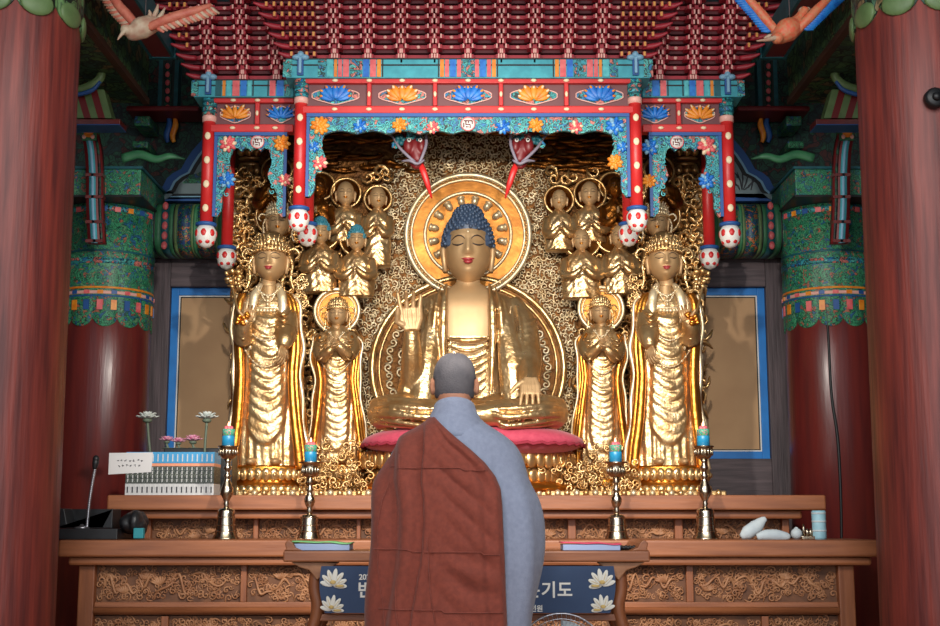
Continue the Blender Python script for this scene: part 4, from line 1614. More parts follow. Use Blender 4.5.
# robe edge and swags over the belly
for s in (-1, 1):
    fold([Q(468 + s * 21, 287, .11), Q(468 + s * 23, 305, .185), Q(468 + s * 24, 330, .205), Q(468 + s * 24, 352, .215), Q(468 + s * 22, 400, .25)], .022, 24)
    fold([Q(468 + s * 27, 290, .10), Q(468 + s * 31, 310, .18), Q(468 + s * 33, 340, .20), Q(468 + s * 32, 400, .25)], .016, 24)
    for j in range(4):
        fold([Q(468 + s * (36 + j * 6), 302 + j * 3, .14 - j * .02), Q(468 + s * (39 + j * 6), 330, .19 - j * .015), Q(468 + s * (40 + j * 5.5), 360, .24 - j * .01), Q(468 + s * (38 + j * 5), 402, .27)], .011, 20)
for j, py in enumerate((342, 347, 356, 364, 372, 381, 390, 399)):
    sag = 4 if j == 0 else 9
    w = 23 if j < 2 else 22 - j * .6
    fold([Q(468 - w, py, .195), Q(468 - w * .5, py + sag * .75, .225), Q(468, py + sag, .235), Q(468 + w * .5, py + sag * .75, .225), Q(468 + w, py, .195)], .013 if j else .017, 20)
# folds over the arms
for j in range(9):
    py = 326 + 6.3 * j
    dr = float(np.interp(py, [304, 325, 352, 374, 390], [0, .05, .12, .2, .27])) + .078
    dl = float(np.interp(py, [304, 325, 355, 384], [0, .05, .12, .2])) + .073
    fold([Q(514, py - 5, dr - .03), Q(521, py + 1, dr), Q(528, py + 1, dr), Q(537, py - 6, dr - .05)], .015)
    fold([Q(409 - j * .3, py - 4, dl - .04), Q(415, py + 1, dl), Q(420, py, dl), Q(427, py - 6, dl - .03)], .013)
# folds over the legs
for s in (-1, 1):
    for j in range(8):
        x0 = 93 - abs(j - 3)
        q = math.sin(PI * (j + .7) / 8)
        sg = 2.5 + 3.5 * (j % 2)
        fold([Q(468 + s * x0, 406 + j * 3.6, .26 + .09 * q), Q(468 + s * (74 - j), 404 + j * 4.1 + sg * .5, .345 + .14 * q), Q(468 + s * (48 - 2 * j), 405.5 + j * 4.1 + sg, .40 + .135 * q), Q(468 + s * (16 + 2 * j), 409 + j * 3.7, .42 + .10 * q)], .014 if j % 2 else .019, 20)
# hands
hb = MB()
hand(hb, Q(414, 338, .32), (-.06, .05, 1), (0.1, -1, .1), .125, (.05, .35, .3, .05), thumb=-1, spread=.10, thumb_dir=(.1, -.5, .8))
hand(hb, Q(527, 386, .43), (-.04, -.42, -.90), (0, .9, -.42), .105, (.12, .14, .14, .16), thumb=-1, spread=.07)
for q_ in (-1, 1):
    h1 = MB()
    for m_ in hb.islands():
        if (m_.v[0][:, 0].mean() > 0) == (q_ > 0):
            h1.add(m_.v[0], m_.f)
    h1.build('hand', M['gold_skin'], t, remesh=.0038, smooth=2)


def chest(c):
    x, z = c[:, 0], c[:, 2]
    zt, zl = Q(468, 268).z, Q(468, 340).z
    w = 20.5 * kB
    rh = (np.abs(x - Q(414, 0).x) < .09) & (z > Q(414, 341).z) & (c[:, 1] < YB0 - .22)
    lh = (np.abs(x - Q(526, 0).x) < .09) & (z < Q(526, 391).z) & (c[:, 1] < YB0 - .36) & (z > Q(526, 424).z)
    return np.where(((np.abs(x) < w) & (z < zt + .05) & (z > zl) & (c[:, 1] < YB0 + .02)) | (z > Q(0, 288).z) & (np.abs(x) < .1), 1, 0)


b.build('robed_body', [M['gold_robe'], M['gold_skin']], t, remesh=.007, smooth=2, matfn=chest)
HB = (Q(468, 215).z - Q(468, 286.5).z) / 1.0
hcB = Vector((0, YB0 - .03, (Q(468, 215).z + Q(468, 286.5).z) / 2))
FX = .86
b = MB()
put(HEAD, b, HB, hcB, sx=FX)
hd_ = b.build('head', M['gold_skin'], t)
b = MB()
put(HAIR_CURL, b, HB, hcB, sx=.90)
b.build('curled_hair', M['hairblue'], hd_)
b = MB()
put_face(hd_, HB, hcB, M['lips'], sx=FX)
b.ell(hcB + Vector((0, face_y(0, .16) * HB, .16 * HB)), (.008, .006, .008), 8, 6)
b.build('forehead_jewel', M['gold_pale'], hd_)

# lotus seat under the cushion
t = thing('lotus_pedestal', 'broad gilded lotus throne under the pink cushion', 'pedestal', (0, YB0, ZU))
zt = Q(468, 455).z
b = MB()
b.lathe([(.60, ZU + .03), (.62, ZU + .06), (.52, ZU + .09), (.48, ZU + .12), (.50, ZU + .14), (.58, zt - .03), (.58, zt)], (0, YB0 - .02, 0), 64, sy=.66)
b.build('throne_body', M['gold_amber'], t)
for i in range(28):
    a = PI + PI * (i + .5) / 28
    b = MB()
    for lay, (r_, zz, h) in enumerate(((.585, zt - .035, .05), (.53, ZU + .12, .04))):
        b.ell((r_ * math.cos(a), YB0 - .02 + .66 * r_ * math.sin(a), zz), (.038, .018, h), 10, 8, 0, rot=Matrix.Rotation(a + PI / 2, 3, 'Z'))
    b.build('lotus_petal', M['gold'], t)

# pink cushion
cz0, cz1 = Q(468, 459, .1).z, Q(468, 426, .1).z
t = thing('seat_cushion', 'pink fabric cushion under the seated central Buddha', 'cushion', (0, YB0 - .1, cz0))
cx_, hwc = pxx(473, 440, 7.2), 111 * ks(7.2, 440)
nu, nv = 72, 20
V = np.zeros((nv, nu, 3))
for i in range(nv):
    ph = -PI / 2 + PI * (i + .02) / (nv - .96)
    for j in range(nu):
        a = 2 * PI * j / nu
        c, s = math.cos(a), math.sin(a)
        cr = math.cos(ph) ** .55
        x = hwc * math.copysign(abs(c) ** .75, c) * cr
        y = .40 * math.copysign(abs(s) ** .75, s) * cr
        e = (abs(x) / hwc)
        z = (cz0 + cz1) / 2 - .01 * e + math.sin(ph) * (cz1 - cz0) * .5 * (1 - .25 * e ** 3)
        V[i, j] = (cx_ + x, 7.2 + .05 + y, z)
b = MB()
b.grid(V)
b.build('cushion_body', M['cushion'], t)
b = MB()
pts = []
for j in range(121):
    a = 2 * PI * j / 120
    c, s = math.cos(a), math.sin(a)
    pts.append((cx_ + hwc * 1.005 * math.copysign(abs(c) ** .75, c), 7.25 + .402 * math.copysign(abs(s) ** .75, s), (cz0 + cz1) / 2 - .03 + .006 * math.sin(a * 40)))
b.tube(pts, .009, 6, cap=False)
b.build('hem', M['cushion_hem'], t)


# ---- standing bodhisattvas
def standing(name, label, group, cx, Y, rows, face, crown_h, feet, apron, big, mirror):
    """rows: (py, left, right, depth px) silhouette in photo pixels"""
    k = ks(Y, 380)
    zz = lambda py: pz(py, Y)
    xx = lambda px, py=380: pxx(px, py, Y)
    s = -1 if mirror else 1                      # s=+1: raised forearm on the viewer's left
    X0 = xx(cx)
    t = thing(name, label, 'statue', (X0, Y, zz(feet)), group)
    R_ = [(zz(py), X0 + s * (l + r - 2 * cx) / 2 * k, (r - l) / 2 * k, Y, d * k) for py, l, r, d in rows]
    az0, az1, aw0, aw1 = zz(apron[0]), zz(apron[1]), apron[2] * k, apron[3] * k
    nf = apron[4]

    def disp(x, z, front, tt):
        f = np.clip(front * 1.5, 0, 1)
        q = np.clip((az0 - z) / (az0 - az1), 0, 1.3)
        aw = aw0 + (aw1 - aw0) * np.clip(q, 0, 1)
        bottom = az1 + (x / aw1) ** 2 * (az0 - az1) * .16
        ins = 1 / (1 + np.exp((np.abs(x) - aw) / (.004 * (1.4 if big else 1))))
        ins = ins * (1 / (1 + np.exp(-(z - bottom) / .004))) * (1 / (1 + np.exp((z - az0) / .006)))
        ph = (z - .55 * x * x / aw / 1.0 * 1.25) / (az0 - az1) * nf * 2 * PI
        amp = (.0075 if big else .005) * np.clip(1.15 - .9 * q ** 2, .2, 1) * (1 + .35 * np.sin(x * 55 + z * 31))
        sw = np.abs(np.sin(ph / 2 + .5 * np.sin(x * 30))) ** .7
        vert = .5 + .5 * np.sin(x * (150 if big else 230) + 1.2 * np.sin(z * 9))
        d = ins * (.016 * (1 if big else .7) + amp * sw) + (1 - ins) * (.008 if big else .005) * vert * (z < az0 + .02)
        # chest hem lines
        return d * f + (1 - f) * .004 * vert
    b = MB()
    b.grid(loft(R_, 120 if big else 96, 220 if big else 170, 2.3, disp, 7))
    sc = 1 if big else .66
    shz = zz(rows[1][0]) - .045 * sc

    def pt(px, py, dy):
        p = P(cx + s * (px - cx), py, Y)
        return Vector((p.x, Y - dy, p.z))
    yield_pts = pt
    me = b
    # chest, arms, hands
    nk = pt(cx, face[1] + 2, .02 * sc)
    me.tube([pt(cx, face[1] - 6, .0), nk, pt(cx, face[1] + 10, .0)], [.042 * sc, .040 * sc, .07 * sc], 14, 1)
    if big:
        L, Rr = rows[2][1], rows[2][2]
        me.tube(bez([pt(L + 8, 301, .03), pt(L + 3, 322, .06), pt(L + 4, 343, .10)], 12), [.055, .062, .06], 12)
        me.tube(bez([pt(L + 4, 343, .10), pt(L + 6, 332, .17), pt(L + 11, 324, .20)], 12), [.058, .045, .028], 12)
        hand(me, pt(L + 11, 326, .20), (.15 * s, -.1, 1), (s * .3, -1, .0), .062, (.3, .55, .6, .2), thumb=-s, mi=1)
        me.tube(bez([pt(Rr - 8, 301, .03), pt(Rr - 3, 320, .07), pt(Rr - 2, 338, .12)], 12), [.055, .065, .065], 12)
        me.tube(bez([pt(Rr - 2, 336, .12), pt(Rr - 2, 345, .17), pt(Rr - 3, 352, .19)], 12), [.065, .05, .03], 12)
        hand(me, pt(Rr - 3, 351, .19), (-.1 * s, -.15, -1), (-.3 * s, .2, 0), .062, (.4, .5, .5, .55), thumb=s, mi=1)
        for j in range(5):
            me.tube(bez([pt(Rr - 13, 312 + j * 6, .105 + .008 * j), pt(Rr - 4, 319 + j * 6, .15 + .009 * j), pt(Rr + 5, 311 + j * 6, .09 + .008 * j)], 10), [.005, .013, .005], 6)
            me.tube(bez([pt(L - 2, 312 + j * 6, .09 + .007 * j), pt(L + 5, 319 + j * 6, .135 + .008 * j), pt(L + 13, 313 + j * 6, .09 + .008 * j)], 10), [.005, .013, .005], 6)
    else:
        L, Rr = rows[2][1], rows[2][2]
        me.tube(bez([pt(L + 5, 335, .02), pt(L + 1, 349, .05), pt(L + 5, 360, .10)], 12), [.03, .038, .036], 10)
        me.tube(bez([pt(L + 5, 360, .10), pt(L + 12, 355, .14), pt(cx - 2, 351, .15)], 12), [.036, .028, .018], 10)
        me.tube(bez([pt(Rr - 5, 335, .02), pt(Rr, 348, .05), pt(Rr - 4, 358, .10)], 12), [.03, .038, .036], 10)
        me.tube(bez([pt(Rr - 4, 358, .10), pt(Rr - 12, 351, .14), pt(cx + 3, 346, .15)], 12), [.036, .028, .018], 10)
        hand(me, pt(cx - 4, 351, .15), (s * 1, -.1, .15), (0, .3, 1), .04, (.2, .25, .3, .3), thumb=1, mi=1)
        hand(me, pt(cx + 5, 346, .16), (-s * 1, -.1, .35), (0, .6, .6), .04, (.2, .25, .3, .3), thumb=-1, mi=1)
        for j in range(5):
            for q, e in ((L, 1), (Rr, -1)):
                me.tube(bez([pt(q - e * 2, 337 + j * 5, .05), pt(q + e * 3, 343 + j * 5, .092 + .012 * j), pt(q + e * 9, 340 + j * 4, .075 + .014 * j)], 10), [.003, .006, .003], 6)
    body = me.build('robed_body', [M['gold_robe'], M['gold_skin']], t)
    # bare chest plate, sash and necklace
    b = MB()
    ct, cb = face[1] + 5, (apron[0] - 6)
    wch = (11 if big else 7) * k
    ch = [(zz(ct + (cb - ct) * q), X0, wch * (.75 + .35 * q), Y, rows[3][3] * k * (.86 + .20 * q)) for q in np.linspace(0, 1, 8)]
    b.grid(loft(ch, 40, 24, 2.2))
    b.build('bare_chest', M['gold_skin'], t)
    b = MB()
    yd = rows[3][3] * k
    for q in range(2):
        n_ = 18
        pts = []
        for i in range(n_ + 1):
            u = -1 + 2 * i / n_
            pts.append((X0 + u * wch * (1.1 - .25 * q), Y - yd * (.95 + .12 * (1 - u * u)), zz(ct + 2) - (1 - u * u) * (.05 + .035 * q) * sc))
        b.tube(pts, .0045 * sc, 5)
        for p in pts[::2]:
            b.ell(p, (.008 * sc,) * 3, 6, 4)
    for j in range(4):
        b.ell((X0, Y - yd * 1.1, zz(ct + 2) - (.06 + j * .02) * sc), (.011 * sc,) * 3, 8, 6)
    for j in range(9):
        u = -1 + 2 * j / 8
        b.ell((X0 + u * wch * 1.2, Y - yd * (1.02 + .14 * (1 - u * u)), zz(cb + 1) - .004 * (1 - u * u)), (.014 * sc, .01 * sc, .012 * sc), 8, 6)
    b.tube([(X0 + u * wch * 1.35, Y - yd * (1.0 + .14 * (1 - u * u)), zz(cb - 1)) for u in np.linspace(-1, 1, 15)], .007 * sc, 6)
    b.build('necklace', M['gold_pale'], t)
    if big:
        b = MB()
        for e in (-1, 1):
            b.tube(bez([(X0 + e * 8 * k, Y - .07, zz(286)), (X0 + e * 13 * k, Y - yd * 1.0, zz(297)), (X0 + e * 15 * k, Y - yd * 1.12, zz(310)), (X0 + e * 14 * k, Y - yd * 1.15, zz(326))], 16), [.014, .026, .026, .018], 8, 0, flat=.5)
            b.tube(bez([(X0 + e * 17 * k, Y - yd * .8, zz(295)), (X0 + e * 21 * k, Y - yd * .95, zz(310)), (X0 + e * 20 * k, Y - yd * 1.05, zz(335)), (X0 + e * 16 * k, Y - yd * 1.1, zz(352))], 16), [.008, .016, .016, .008], 8, 0, flat=.7)
        b.build_each('robe_lapel', M['gold_pale'], t)
    # long scarves at both sides, warm reflections put into their amber colour
    for e, (pa, colr) in ((-1, (rows, 'gold_amber')), (1, (rows, 'gold_amber'))):
        b = MB()
        for j in range(3):
            pts = []
            for py, l, r, d in rows[2:]:
                q = l if e < 0 else r
                off = (-2.5 + j * 3.2) if e < 0 else (2.5 - j * 3.2)
                pts.append(pt(q + off * (1 if big else .7), py, d * k * (.35 + .3 * j)))
            b.tube(bez(pts, 40), [.014 * sc, .020 * sc, .024 * sc, .026 * sc], 8, 0, flat=.7)
        b.build('scarf', M['gold_amber'], t)
        b = MB()
        pts = []
        for i, (py, l, r, d) in enumerate(rows[2:]):
            q = (l - 4 if e < 0 else r + 4) + (1.2 if i % 2 else -1.0)
            pts.append(pt(q, py, d * k * .5))
        b.tube(bez(pts, 40), [.008 * sc, .013 * sc, .011 * sc, .014 * sc], 7, 0)
        b.build('scarf_edge', M['gold_pale'], t)
    # swinging chain across the skirt
    b = MB()
    l0, r0 = rows[4][1], rows[4][2]
    for q in range(2 if big else 1):
        pts = [pt(cx + u * (r0 - l0) * .36, (apron[0] + 6 + 26 * q * (1 if big else .5)) + (1 - u * u) * (20 if big else 14), rows[4][3] * k * (.75 + .42 * (1 - u * u)) + .02) for u in np.linspace(-1, 1, 23)]
        b.tube(pts, .0035 * sc, 5)
        for p in pts[1::2]:
            b.ell(p, (.008 * sc,) * 3, 6, 4)
    b.build('bead_chain', M['gold_pale'], t)
    # head
    H = zz(face[0]) - zz(face[1])
    H = H / .80
    hc = Vector((X0, Y - .03 * sc, zz(face[1]) + .5 * H))
    b = MB()
    put(HEAD if big else HEAD_LO, b, H, hc)
    h = b.build('head', M['gold_skin'], t)
    put_face(h, H, hc, M['lips'] if big else M['gold_amber'], fine=big)
    b = MB()
    put(HAIR_BAND, b, H, hc)
    b.build('hair', M['hairblue'], h)
    b = MB()
    put(crown_unit(crown_h), b, H, hc)
    b.build('crown', M['gold'], h)
    # lotus pedestal of its own
    zt = zz(feet) + .01
    w = (rows[-1][2] - rows[-1][1]) / 2 * k
    b = MB()
    hgt = zt - ZU
    b.lathe([(w * 1.12, ZU + .034), (w * 1.14, ZU + hgt * .25), (w * .92, ZU + hgt * .42), (w * .88, ZU + hgt * .55), (w * 1.04, ZU + hgt * .92), (w * 1.0, zt)], (X0, Y, 0), 48, 0, sy=.75)
    pd = b.build('lotus_base', M['gold_amber'], t)
    for i in range(16):
        a = PI + PI * (i + .5) / 16
        b = MB()
        b.ell((X0 + w * 1.06 * math.cos(a), Y + .75 * w * 1.06 * math.sin(a), ZU + hgt * .72), (w * .125, w * .07, hgt * .2), 10, 8, 0, rot=Matrix.Rotation(a + PI / 2, 3, 'Z'))
        b.ell((X0 + w * 1.08 * math.cos(a), Y + .75 * w * 1.08 * math.sin(a), ZU + hgt * .72 - hgt * .02), (w * .06, w * .1, hgt * .1), 8, 6, 0, rot=Matrix.Rotation(a + PI / 2, 3, 'Z'))
        b.ell((X0 + w * 1.10 * math.cos(a), Y + .75 * w * 1.10 * math.sin(a), ZU + hgt * .24), (w * .12, w * .06, hgt * .14), 10, 8, 0, rot=Matrix.Rotation(a + PI / 2, 3, 'Z'))
        b.build('lotus_petal', M['gold'], pd)
    # feet
    b = MB()
    for e in (-1, 1):
        b.ell((X0 + e * w * .32, Y - w * .55, zt + .02 * sc), (.03 * sc, .07 * sc, .022 * sc), 10, 8)
    b.build_each('foot', M['gold_skin'], t)
    return t, pt, k


bigrows = [(284, 262, 270, 8), (289, 254, 279, 12), (296, 243, 291, 15), (306, 239, 296, 18), (330, 238, 299, 20), (350, 239, 300, 20), (375, 240, 298, 20), (400, 239, 299, 20), (425, 237, 301, 20), (448, 234, 304, 20), (470, 232, 306, 20)]
YS = 7.22
for mir in (False, True):
    f = (lambda p: p) if not mir else (lambda p: 936 - p)
    off = 0 if not mir else -1
    t, pt, k = standing('bodhisattva_statue', ('tall crowned gilded bodhisattva holding a lotus stem, behind the candlesticks nearest the books' if not mir else
                        'tall crowned gilded bodhisattva on the side of the cracked column'), 'large standing bodhisattvas', f(269) + (-1 if mir else 0), YS,
                        [(py, l - 2 * off * 0, r, d) for py, l, r, d in bigrows] if not mir else [(py, 2 * 667 - (936 - l) + 0, 2 * 667 - (936 - r), d) if False else (py, 667 + (l - 269), 667 + (r - 269), d) for py, l, r, d in bigrows],
                        (249, 283), .34, 468, (318, 446, 13, 18, 12), True, mir)
    # lotus spray rising beside the shoulder
    b = MB()
    base = 269 if not mir else f(269) - 1
    L = lambda px, py, dy: pt(px + (base - 269), py, dy)
    b.tube(bez([L(247, 326, .2), L(241, 310, .14), L(237, 296, .10), L(234, 284, .08)], 16), [.008, .008, .006], 6)
    rr2 = random.Random(4)
    for i in range(34):
        p = L(236 + rr2.uniform(-7, 7), 281 + rr2.uniform(-8, 9), .08 + rr2.uniform(-.03, .03))
        b.ell(p, (rr2.uniform(.008, .02), .012, rr2.uniform(.008, .02)), 7, 5, 0, rot=Matrix.Rotation(rr2.uniform(0, 3), 3, 'Y'))
    for i in range(10):
        p = L(250 + rr2.uniform(-6, 6), 324 + rr2.uniform(-5, 6), .22)
        b.ell(p, (.018, .012, .012), 7, 5, 1, rot=Matrix.Rotation(rr2.uniform(0, 3), 3, 'Y'))
    b.build('lotus_spray', [M['gold'], M['gold_amber']], t)
    b = MB()
    it = []
    for i in range(26):
        p = L(296 + rr2.uniform(-3, 12), 284 + rr2.uniform(-10, 30), .0 + rr2.uniform(-.02, .04))
        it.append((p.x, p.y, p.z, rr2.uniform(.012, .022), rr2.uniform(0, 6.3), rr2.random() < .5))
    scrolls(b, it, 0, SCR, 1.5)
    b.build('shoulder_ornament', M['gold'], t)

medrows = [(326, 332, 342, 5), (331, 325, 349, 8), (337, 319, 355, 10), (345, 316, 358, 12), (360, 316, 358, 13), (380, 319, 356, 13), (400, 318, 358, 13), (425, 315, 361, 13), (450, 312, 364, 13), (468, 312, 364, 13)]
YS2 = 7.42
for mir in (False, True):
    base = 337 if not mir else 601
    dyp = 0 if not mir else -2
    rws = [(py + dyp, base + (l - 337), base + (r - 337), d) for py, l, r, d in medrows]
    t, pt, k = standing('bodhisattva_statue', ('smaller crowned bodhisattva with round halo, between the tall one by the books and the Buddha' if not mir else
                        'smaller crowned bodhisattva with round halo, between the Buddha and the cracked column side'), 'small standing bodhisattvas', base, YS2,
                        rws, (307 + dyp, 327 + dyp), .36, 466, (356, 452, 10, 12, 14), False, mir)
    hc = P(base, 311 + dyp, YS2 + .10)
    b = MB()
    r_ = 22.5 * k
    disc(b, hc, r_, hc.y, hc.y + .03, 0, 40)
    hl = b.build('halo', M['halo_amber'], t)
    b = MB()
    ring(b, hc, r_, r_, hc.y - .006, 2.0 * k, 0, 48)
    ring(b, hc, r_ * .84, r_ * .84, hc.y - .004, .8 * k, 0, 48)
    b.build('rim', M['gold_pale'], hl)


# ---- busts of disciples and attendants in the upper altarpiece
def bust(label, cx, ht, hb, halo, bottom, kind, Y, hw, turn=0.0, amber=False, hands=True):
    bottom += 5
    hw *= 1.1
    k = ks(Y, 220)
    zz = lambda py: pz(py, Y)
    X0 = pxx(cx, (ht + hb) / 2, Y)
    H = (zz(ht) - zz(hb)) * (1.0 if kind != 'crown' else 1.2)
    t = thing('disciple_statue', label, 'statue', (X0, Y, zz(bottom)), 'small figures in the upper altarpiece')
    dk = 'gold_brown' if kind == 'dark' else 'gold_robe'
    rows = [(zz(hb - 2), X0, 4 * k, Y, 4 * k), (zz(hb + 2), X0, hw * .5 * k, Y, 6 * k), (zz(hb + 7), X0, hw * .92 * k, Y, 9 * k), (zz(hb + 16), X0, hw * k, Y, 11 * k), (zz((hb + bottom) / 2 + 8), X0, hw * 1.05 * k, Y, 11 * k), (zz(bottom), X0, hw * 1.0 * k, Y, 10 * k)]

    def disp(x, z, fr, tt):
        f = np.clip(fr * 1.6, 0, 1)
        return f * (.005 * np.abs(np.sin((z * 60 + np.abs(x) * 70 + .8 * np.sin(x * 60)))) + .002 * np.sin(x * 120 + z * 20))
    b = MB()
    b.grid(loft(rows, 64, 60, 2.2, disp, 5))
    b.tube([(X0, Y - .01, zz(hb - 5)), (X0, Y - .01, zz(hb + 4))], [3.6 * k, 4.2 * k], 10, 1)
    if hands:
        for e in (-1, 1):
            b.tube(bez([(X0 + e * hw * .85 * k, Y - .02, zz(hb + 9)), (X0 + e * hw * .98 * k, Y - .07, zz(hb + 24)), (X0 + e * hw * .55 * k, Y - .12, zz(hb + 27)), (X0 + e * 1.2 * k, Y - .13, zz(hb + 20))], 12), [4.4 * k, 4.6 * k, 4.0 * k, 2.2 * k], 9)
        pray_hands(b, (X0, Y - .14, zz(hb + 15)), 4.0 * k, 1)
    b.build('robed_body', [M[dk], M['gold_skin']], t)
    hc = Vector((X0, Y - .03, zz(hb) + .5 * H))
    b = MB()
    put(HEAD_LO, b, H, hc, yaw=turn)
    h = b.build('head', M['gold_skin'] if kind != 'dark' else M['gold_brown'], t)
    put_face(h, H, hc, M['gold_amber'], yaw=turn, fine=False)
    if kind == 'blue':
        b = MB()
        put(HAIR_PLAIN, b, H, hc, yaw=turn)
        b.build('hair', M['hairteal'], h)
    if kind == 'crown':
        b = MB()
        put(CROWN, b, H, hc, yaw=turn)
        b.build('crown', M['gold_pale'], h)
    if halo:
        hx, hy, hr = halo
        c = P(hx, hy, Y + .09)
        b = MB()
        prof = [(hr * k * q, .05 * (1 - q * q)) for q in (0.02, .3, .6, .85, 1.0)]
        # shallow dish facing the viewer
        n = 36
        V = np.array([[(c.x + r_ * math.cos(a), c.y + d, c.z + r_ * math.sin(a)) for a in np.linspace(0, 2 * PI, n, endpoint=False)] for r_, d in prof + [(hr * k * 1.06, .0), (hr * k * 1.06, .06)]])
        b.grid(V, 0, True, False)
        b.f.append(tuple(b.n - n + i for i in range(n)))
        b.m.append(0)
        b.s.append(False)
        hl = b.build('halo', M['halo_amber'] if amber else M['gold_brown'], t)
        b = MB()
        ring(b, c, hr * k, hr * k, c.y - .004, 1.5 * k, 0, 40)
        b.build('rim', M['gold'], hl)
    return t


Y3 = 7.62
bust('small bald disciple above the blue-haired figures, farther from the Buddha halo than his neighbour', 346, 183, 207, (346, 193, 15), 238, 'bald', Y3 + .04, 14, .1)
bust('small bald disciple with hands joined, touching the scrolls left of the Buddha halo', 378, 188, 210, (378, 199, 13.5), 262, 'bald', Y3, 12, .2)
bust('small half-hidden disciple with a halo behind the canopy post above the blue-haired figures', 319, 178, 200, (321, 186, 14), 230, 'dark', Y3 + .05, 13, 0)
bust('small blue-haired Buddha beside the hanging lotus buds, below the half-hidden disciple', 321, 221, 245, (322, 232, 18), 288, 'blue', Y3 - .08, 15, .1, True)
bust('small blue-haired Buddha with joined hands, nearer the central halo of the two', 357, 229, 252, (357, 239, 17), 292, 'blue', Y3 - .08, 16, .1, True)
bust('dark small figure with a halo at the top corner over the book side', 273, 160, 182, (277, 171, 15), 210, 'dark', Y3 + .05, 13, 0)
bust('small crowned figure with halo just above the tall bodhisattva by the books', 279, 214, 238, (276, 216, 20), 262, 'crown', Y3 - .1, 14, .1, True, hands=False)
bust('small bald disciple touching the central halo scrolls, on the cracked-column side', 559, 191, 211, (559, 200, 14.5), 246, 'bald', Y3, 13, -.1)
bust('small stern bald disciple high up, next to the canopy post on the cracked-column side', 589, 183, 207, (590, 194, 16), 238, 'bald', Y3 + .04, 15, -.1)
bust('small bald disciple with glowing amber halo and joined hands', 581, 230, 252, (582, 239, 19), 294, 'bald', Y3 - .08, 17, -.1, True)
bust('small figure half hidden behind the paired lotus buds on the cracked-column side', 619, 226, 249, (613, 236, 17), 290, 'bald', Y3 - .08, 15, -.15, True)
bust('dark half-hidden disciple with halo behind the canopy post on the cracked-column side', 615, 178, 200, (613, 186, 14), 230, 'dark', Y3 + .05, 13, 0)
bust('dark small figure with a halo at the top corner over the cracked-column side', 662, 160, 182, (659, 171, 15), 210, 'dark', Y3 + .05, 13, 0)
bust('small crowned figure with halo just above the tall bodhisattva by the cracked column', 656, 214, 238, (661, 216, 19), 262, 'crown', Y3 - .1, 14, -.1, True, hands=False)

# ---- dragon heads hanging under the canopy
for sgn in (-1, 1):
    f = (lambda p: p) if sgn < 0 else (lambda p: 937 - p)
    Yd = 7.05
    k = ks(Yd, 160)
    D = lambda px, py, dy=0: P(f(px), py, Yd) + Vector((0, -dy, 0))
    t = thing('hanging_dragon_carving', 'painted dragon head with red tongue above the central halo, ' + ('nearer the books' if sgn < 0 else 'nearer the cracked column'), 'carving', D(415, 150), 'hanging dragon heads')
    b = MB()
    b.tube(bez([D(404, 118), D(408, 132, .02), D(414, 148, .05), D(418, 162, .06), D(420, 169, .06)], 20), [.035, .045, .045, .036, .024], 14)
    b.ell(D(409, 150, .08), (.03, .03, .045), 12, 8)
    b.ell(D(422, 150, .08), (.026, .03, .045), 12, 8)
    b.tube(bez([D(412, 164, .07), D(417, 170, .09), D(423, 168, .07)], 8), [.02, .024, .02], 8)
    b.build('head', M['dragonred'], t, remesh=.006, smooth=2)
    b = MB()
    for x, y, r, mi in ((401, 144, .032, 0), (412, 140, .032, 1), (396, 149, .022, 1), (420, 144, .026, 0), (409, 147, .022, 2)):
        for q in range(5):
            a = 2 * PI * q / 5
            c = D(x, y, .08)
            b.ell((c.x + r * .55 * math.cos(a), c.y, c.z + r * .55 * math.sin(a)), (r * .5, r * .4, r * .5), 8, 6, mi)
    b.build('mane_tuft', [M['teal_dk'], M['dan_teal'], M['orange']], t)
    b = MB()
    b.tube(bez([D(384, 134, .03), D(393, 140, .06), D(400, 152, .1), (D(409, 162, .12)), D(416, 168, .12)], 20), [.004, .007, .009, .008], 7)
    b.tube(bez([D(428, 116, .03), D(426, 132, .08), D(427, 148, .1), D(424, 160, .12), D(420, 169, .12)], 20), [.006, .009, .009, .008], 7)
    b.tube(bez([D(403, 166, .1), D(411, 167, .13), D(418, 170, .13), D(425, 166, .12)], 12), [.005, .009, .009, .006], 7)
    b.build('whisker', M['whisker'], t)
    b = MB()
    b.tube(bez([D(420, 166, .08), D(424, 176, .10), D(428, 188, .09), D(432, 201, .06)], 16), [.015, .019, .016, .004], 10, flat=.6)
    b.build('tongue', M['tonguered'], t)
    b = MB()
    for x in (410, 421):
        b.ell(D(x, 146, .115), (.012, .010, .012), 8, 6, 0)
        b.ell(D(x, 146, .125), (.006, .006, .006), 8, 6, 1)
    b.build('eyes', [M['white'], M['black']], t)

